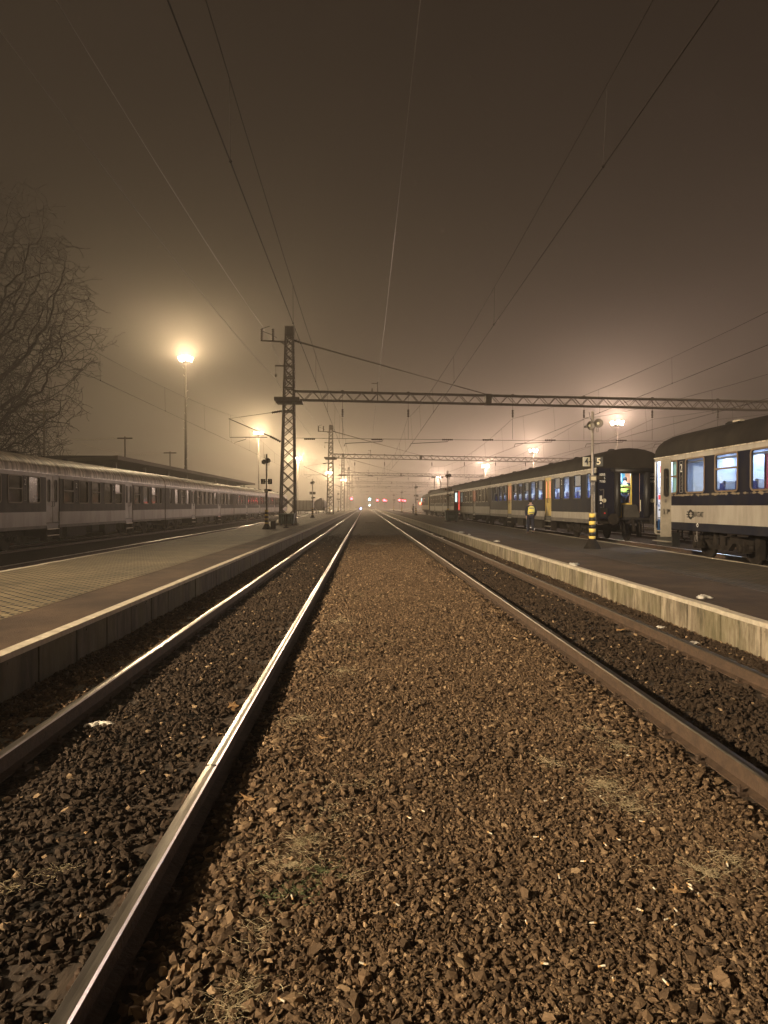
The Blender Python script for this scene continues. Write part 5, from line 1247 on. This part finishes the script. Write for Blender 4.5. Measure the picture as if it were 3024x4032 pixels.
def person(loc, rz, label, h=1.78, pose='walk', vest=M_vest, vest_text=None, lean=0.0, bend=0.0):
    t = empty('person', loc, label, 'person', 'railway staff in safety vests', rz)   # faces local +y
    k = h/1.80; hd = 1.68; P = {}
    P['pel'] = (0, 0, .95); P['wa'] = (0, .0+lean*.15, 1.10); P['ch'] = (0, lean*.5, 1.34); P['sh'] = (0, lean*.75, 1.46); P['nk'] = (0, lean*1.0, 1.54); P['hd'] = (0, lean*1.25+.01+bend, 1.64-bend*.3); P['top'] = (0, lean*1.35+.0+bend*1.6, 1.735-bend*.4)
    st = {'walk': (.20, -.14, .06), 'stand': (.02, .0, .0)}[pose]
    for s_, n_ in ((-1, 'L'), (1, 'R')):
        a = st[0] if s_ < 0 else st[1]
        P['hip'+n_] = (s_*.09, 0, .88); P['kn'+n_] = (s_*.095, a*.55+.04, .50); P['an'+n_] = (s_*.09, a, .09+(st[2] if s_ > 0 else 0)); P['toe'+n_] = (s_*.10, a+.15, .04+(st[2]*.3 if s_ > 0 else 0))
        b_ = -a*.55; x0 = .175
        P['so'+n_] = (s_*x0, lean*.75, 1.43); P['el'+n_] = (s_*(x0+.09), lean*.6+b_*.4-.03, 1.16); P['wr'+n_] = (s_*(x0+.07), lean*.7+b_+.05, .92); P['pa'+n_] = (s_*(x0+.065), lean*.7+b_+.07, .85)
        for f in range(4): P['f%d%s' % (f, n_)] = (s_*(x0+.065)+(f-1.5)*.004, lean*.7+b_+.045+f*.019, .775+(.012 if f in (0, 3) else 0)); P['g%d%s' % (f, n_)] = (s_*(x0+.05)+(f-1.5)*.004, lean*.7+b_+.05+f*.019, .745+(.014 if f in (0, 3) else 0))
        P['th'+n_] = (s_*(x0+.045), lean*.7+b_+.115, .81)
    Rr = {'pel': .12, 'wa': .115, 'ch': (.15, .11), 'sh': (.11, .08), 'nk': .052, 'hd': (.078, .095), 'top': (.06, .07)}
    for n_ in 'LR':
        Rr.update({'hip'+n_: .088, 'kn'+n_: .055, 'an'+n_: .038, 'toe'+n_: .035, 'so'+n_: .058, 'el'+n_: .042, 'wr'+n_: .026, 'pa'+n_: (.018, .036), 'th'+n_: .010})
        for f in range(4): Rr['f%d%s' % (f, n_)] = .0095; Rr['g%d%s' % (f, n_)] = .008
    E = [('pel', 'wa'), ('wa', 'ch'), ('ch', 'sh'), ('sh', 'nk'), ('nk', 'hd'), ('hd', 'top')]
    for n_ in 'LR':
        E += [('pel', 'hip'+n_), ('hip'+n_, 'kn'+n_), ('kn'+n_, 'an'+n_), ('an'+n_, 'toe'+n_), ('sh', 'so'+n_), ('so'+n_, 'el'+n_), ('el'+n_, 'wr'+n_), ('wr'+n_, 'pa'+n_), ('pa'+n_, 'th'+n_)]
        for f in range(4): E += [('pa'+n_, 'f%d%s' % (f, n_)), ('f%d%s' % (f, n_), 'g%d%s' % (f, n_))]
    def build(nm, keys, grow, m, sub=2, root=None, ov={}):
        ks = [root or keys[0]] + [q for q in keys if q != (root or keys[0])]
        nodes = [(tuple(c*k for c in P[q]), tuple(v*k+grow for v in ov.get(q, Rr[q] if isinstance(Rr[q], tuple) else (Rr[q], Rr[q])))) for q in ks]
        ed = [(ks.index(a), ks.index(c)) for a, c in E if a in ks and c in ks]
        me = skin_mesh(nm, nodes, ed, sub); me.materials.append(m); o = bpy.data.objects.new(nm, me); C.objects.link(o); o.parent = t; return o
    body = build('body', list(P), 0, M_skin, 1, 'pel')
    build('trousers', ['pel'] + [q+n_ for n_ in 'LR' for q in ('hip', 'kn', 'an')], .014, M_navy, 2, 'pel', {'anL': (.062, .062), 'anR': (.062, .062), 'knL': (.075, .075), 'knR': (.075, .075)})
    build('boots', ['anL', 'toeL'], .012, M_black, 1); build('boots', ['anR', 'toeR'], .012, M_black, 1)
    build('jacket', ['wa', 'pel', 'ch', 'sh'] + [q+n_ for n_ in 'LR' for q in ('so', 'el', 'wr')], .020, M_navy, 2, 'wa', {'elL': (.06, .06), 'elR': (.06, .06), 'wrL': (.042, .042), 'wrR': (.042, .042), 'soL': (.07, .07), 'soR': (.07, .07)})
    P['vb'] = (0, lean*.05, .98); Rr['vb'] = (.18, .14); P['vt'] = (0, lean*.78, 1.48); Rr['vt'] = (.18, .09); Rr['ch'] = (.225, .13)
    E.append(('vb', 'wa')); E.append(('ch', 'vt')); Rr['wa'] = (.19, .135)
    v = build('vest', ['vb', 'wa', 'ch', 'vt'], .022, vest, 2)
    # hair / cap, ears, nose, eyes
    c = Vector(P['hd'])*k; b = MB(); b.smooth = True; tz = P['top'][2]*k
    hc = (Vector(P['hd'])*.35 + Vector(P['top'])*.65)*k
    b.lathe((hc.x, hc.y-.012, hc.z-.04), [(.085*k, -.04), (.104*k, 0), (.103*k, .05), (.08*k, .10), (.045*k, .125), (.01, .132)], 14); b.build('hair', M_hair, body)
    b = MB(); b.smooth = True
    b.tube([(c.x, c.y+.085*k, c.z+.03), (c.x, c.y+.118*k, c.z-.005)], .012, 6)
    for q in (-1, 1): b.tube([(c.x+q*.078*k, c.y, c.z-.02), (c.x+q*.088*k, c.y-.01, c.z+.03)], .014, 6)
    b.build('nose_and_ears', M_skin, body)
    b = MB()
    for q in (-1, 1): b.lathe((c.x+q*.032*k, c.y+.092*k, c.z+.025), [(.008, -.004), (.008, .006)], 8, 'y')
    b.build('eye', M_black, body)
    b = MB()
    for z_ in (1.32, 1.10): b.box(-.13, .13, lean*.4-.172, lean*.4-.150, z_*k-.022, z_*k+.022)
    b.build('reflective_strip', M_poleg, v)
    if vest_text: text(vest_text, .15, (0, lean*.55-.185, 1.33*k), (R(90)+lean*.6, 0, 0), M_black, v, 'vest_lettering', sx=.9, bold=.004)
    return t
person((8.5, 34.8, PZ_R), R(4), 'person walking away in a yellow vest over navy clothes on the right platform', 1.80, 'walk', M_vest)
person((11.27, 29.3, 1.30), R(-20), 'person in a lime vest bending inside the lit end of the blue coach', 1.68, 'stand', M_vestg, 'VDN', lean=.22)
person((8.1, 115, PZ_R), R(-75), 'small distant person in a pale vest standing near the locomotive', 1.78, 'stand', M_vestw, lean=.04)

# ------------------------------------------------------------------ night fog
b = MB(); b.box(-345, 345, -95, 605, -1.3, 29)
hz = b.build('haze', []) if False else None
me = bpy.data.meshes.new('haze'); me.from_pydata(b.v, [], b.f); hz = bpy.data.objects.new('haze', me); C.objects.link(hz); tag(hz, kind='stuff')
m = bpy.data.materials.new('night_fog'); m.use_nodes = True; N = m.node_tree.nodes; N.remove(N['Principled BSDF'])
pv = N.new('ShaderNodeVolumePrincipled'); pv.inputs['Color'].default_value = (.94, .875, .80, 1); pv.inputs['Density'].default_value = 0.0018; pv.inputs['Anisotropy'].default_value = 0.55
m.node_tree.links.new(pv.outputs[0], N['Material Output'].inputs['Volume']); me.materials.append(m)
m.cycles.homogeneous_volume = True
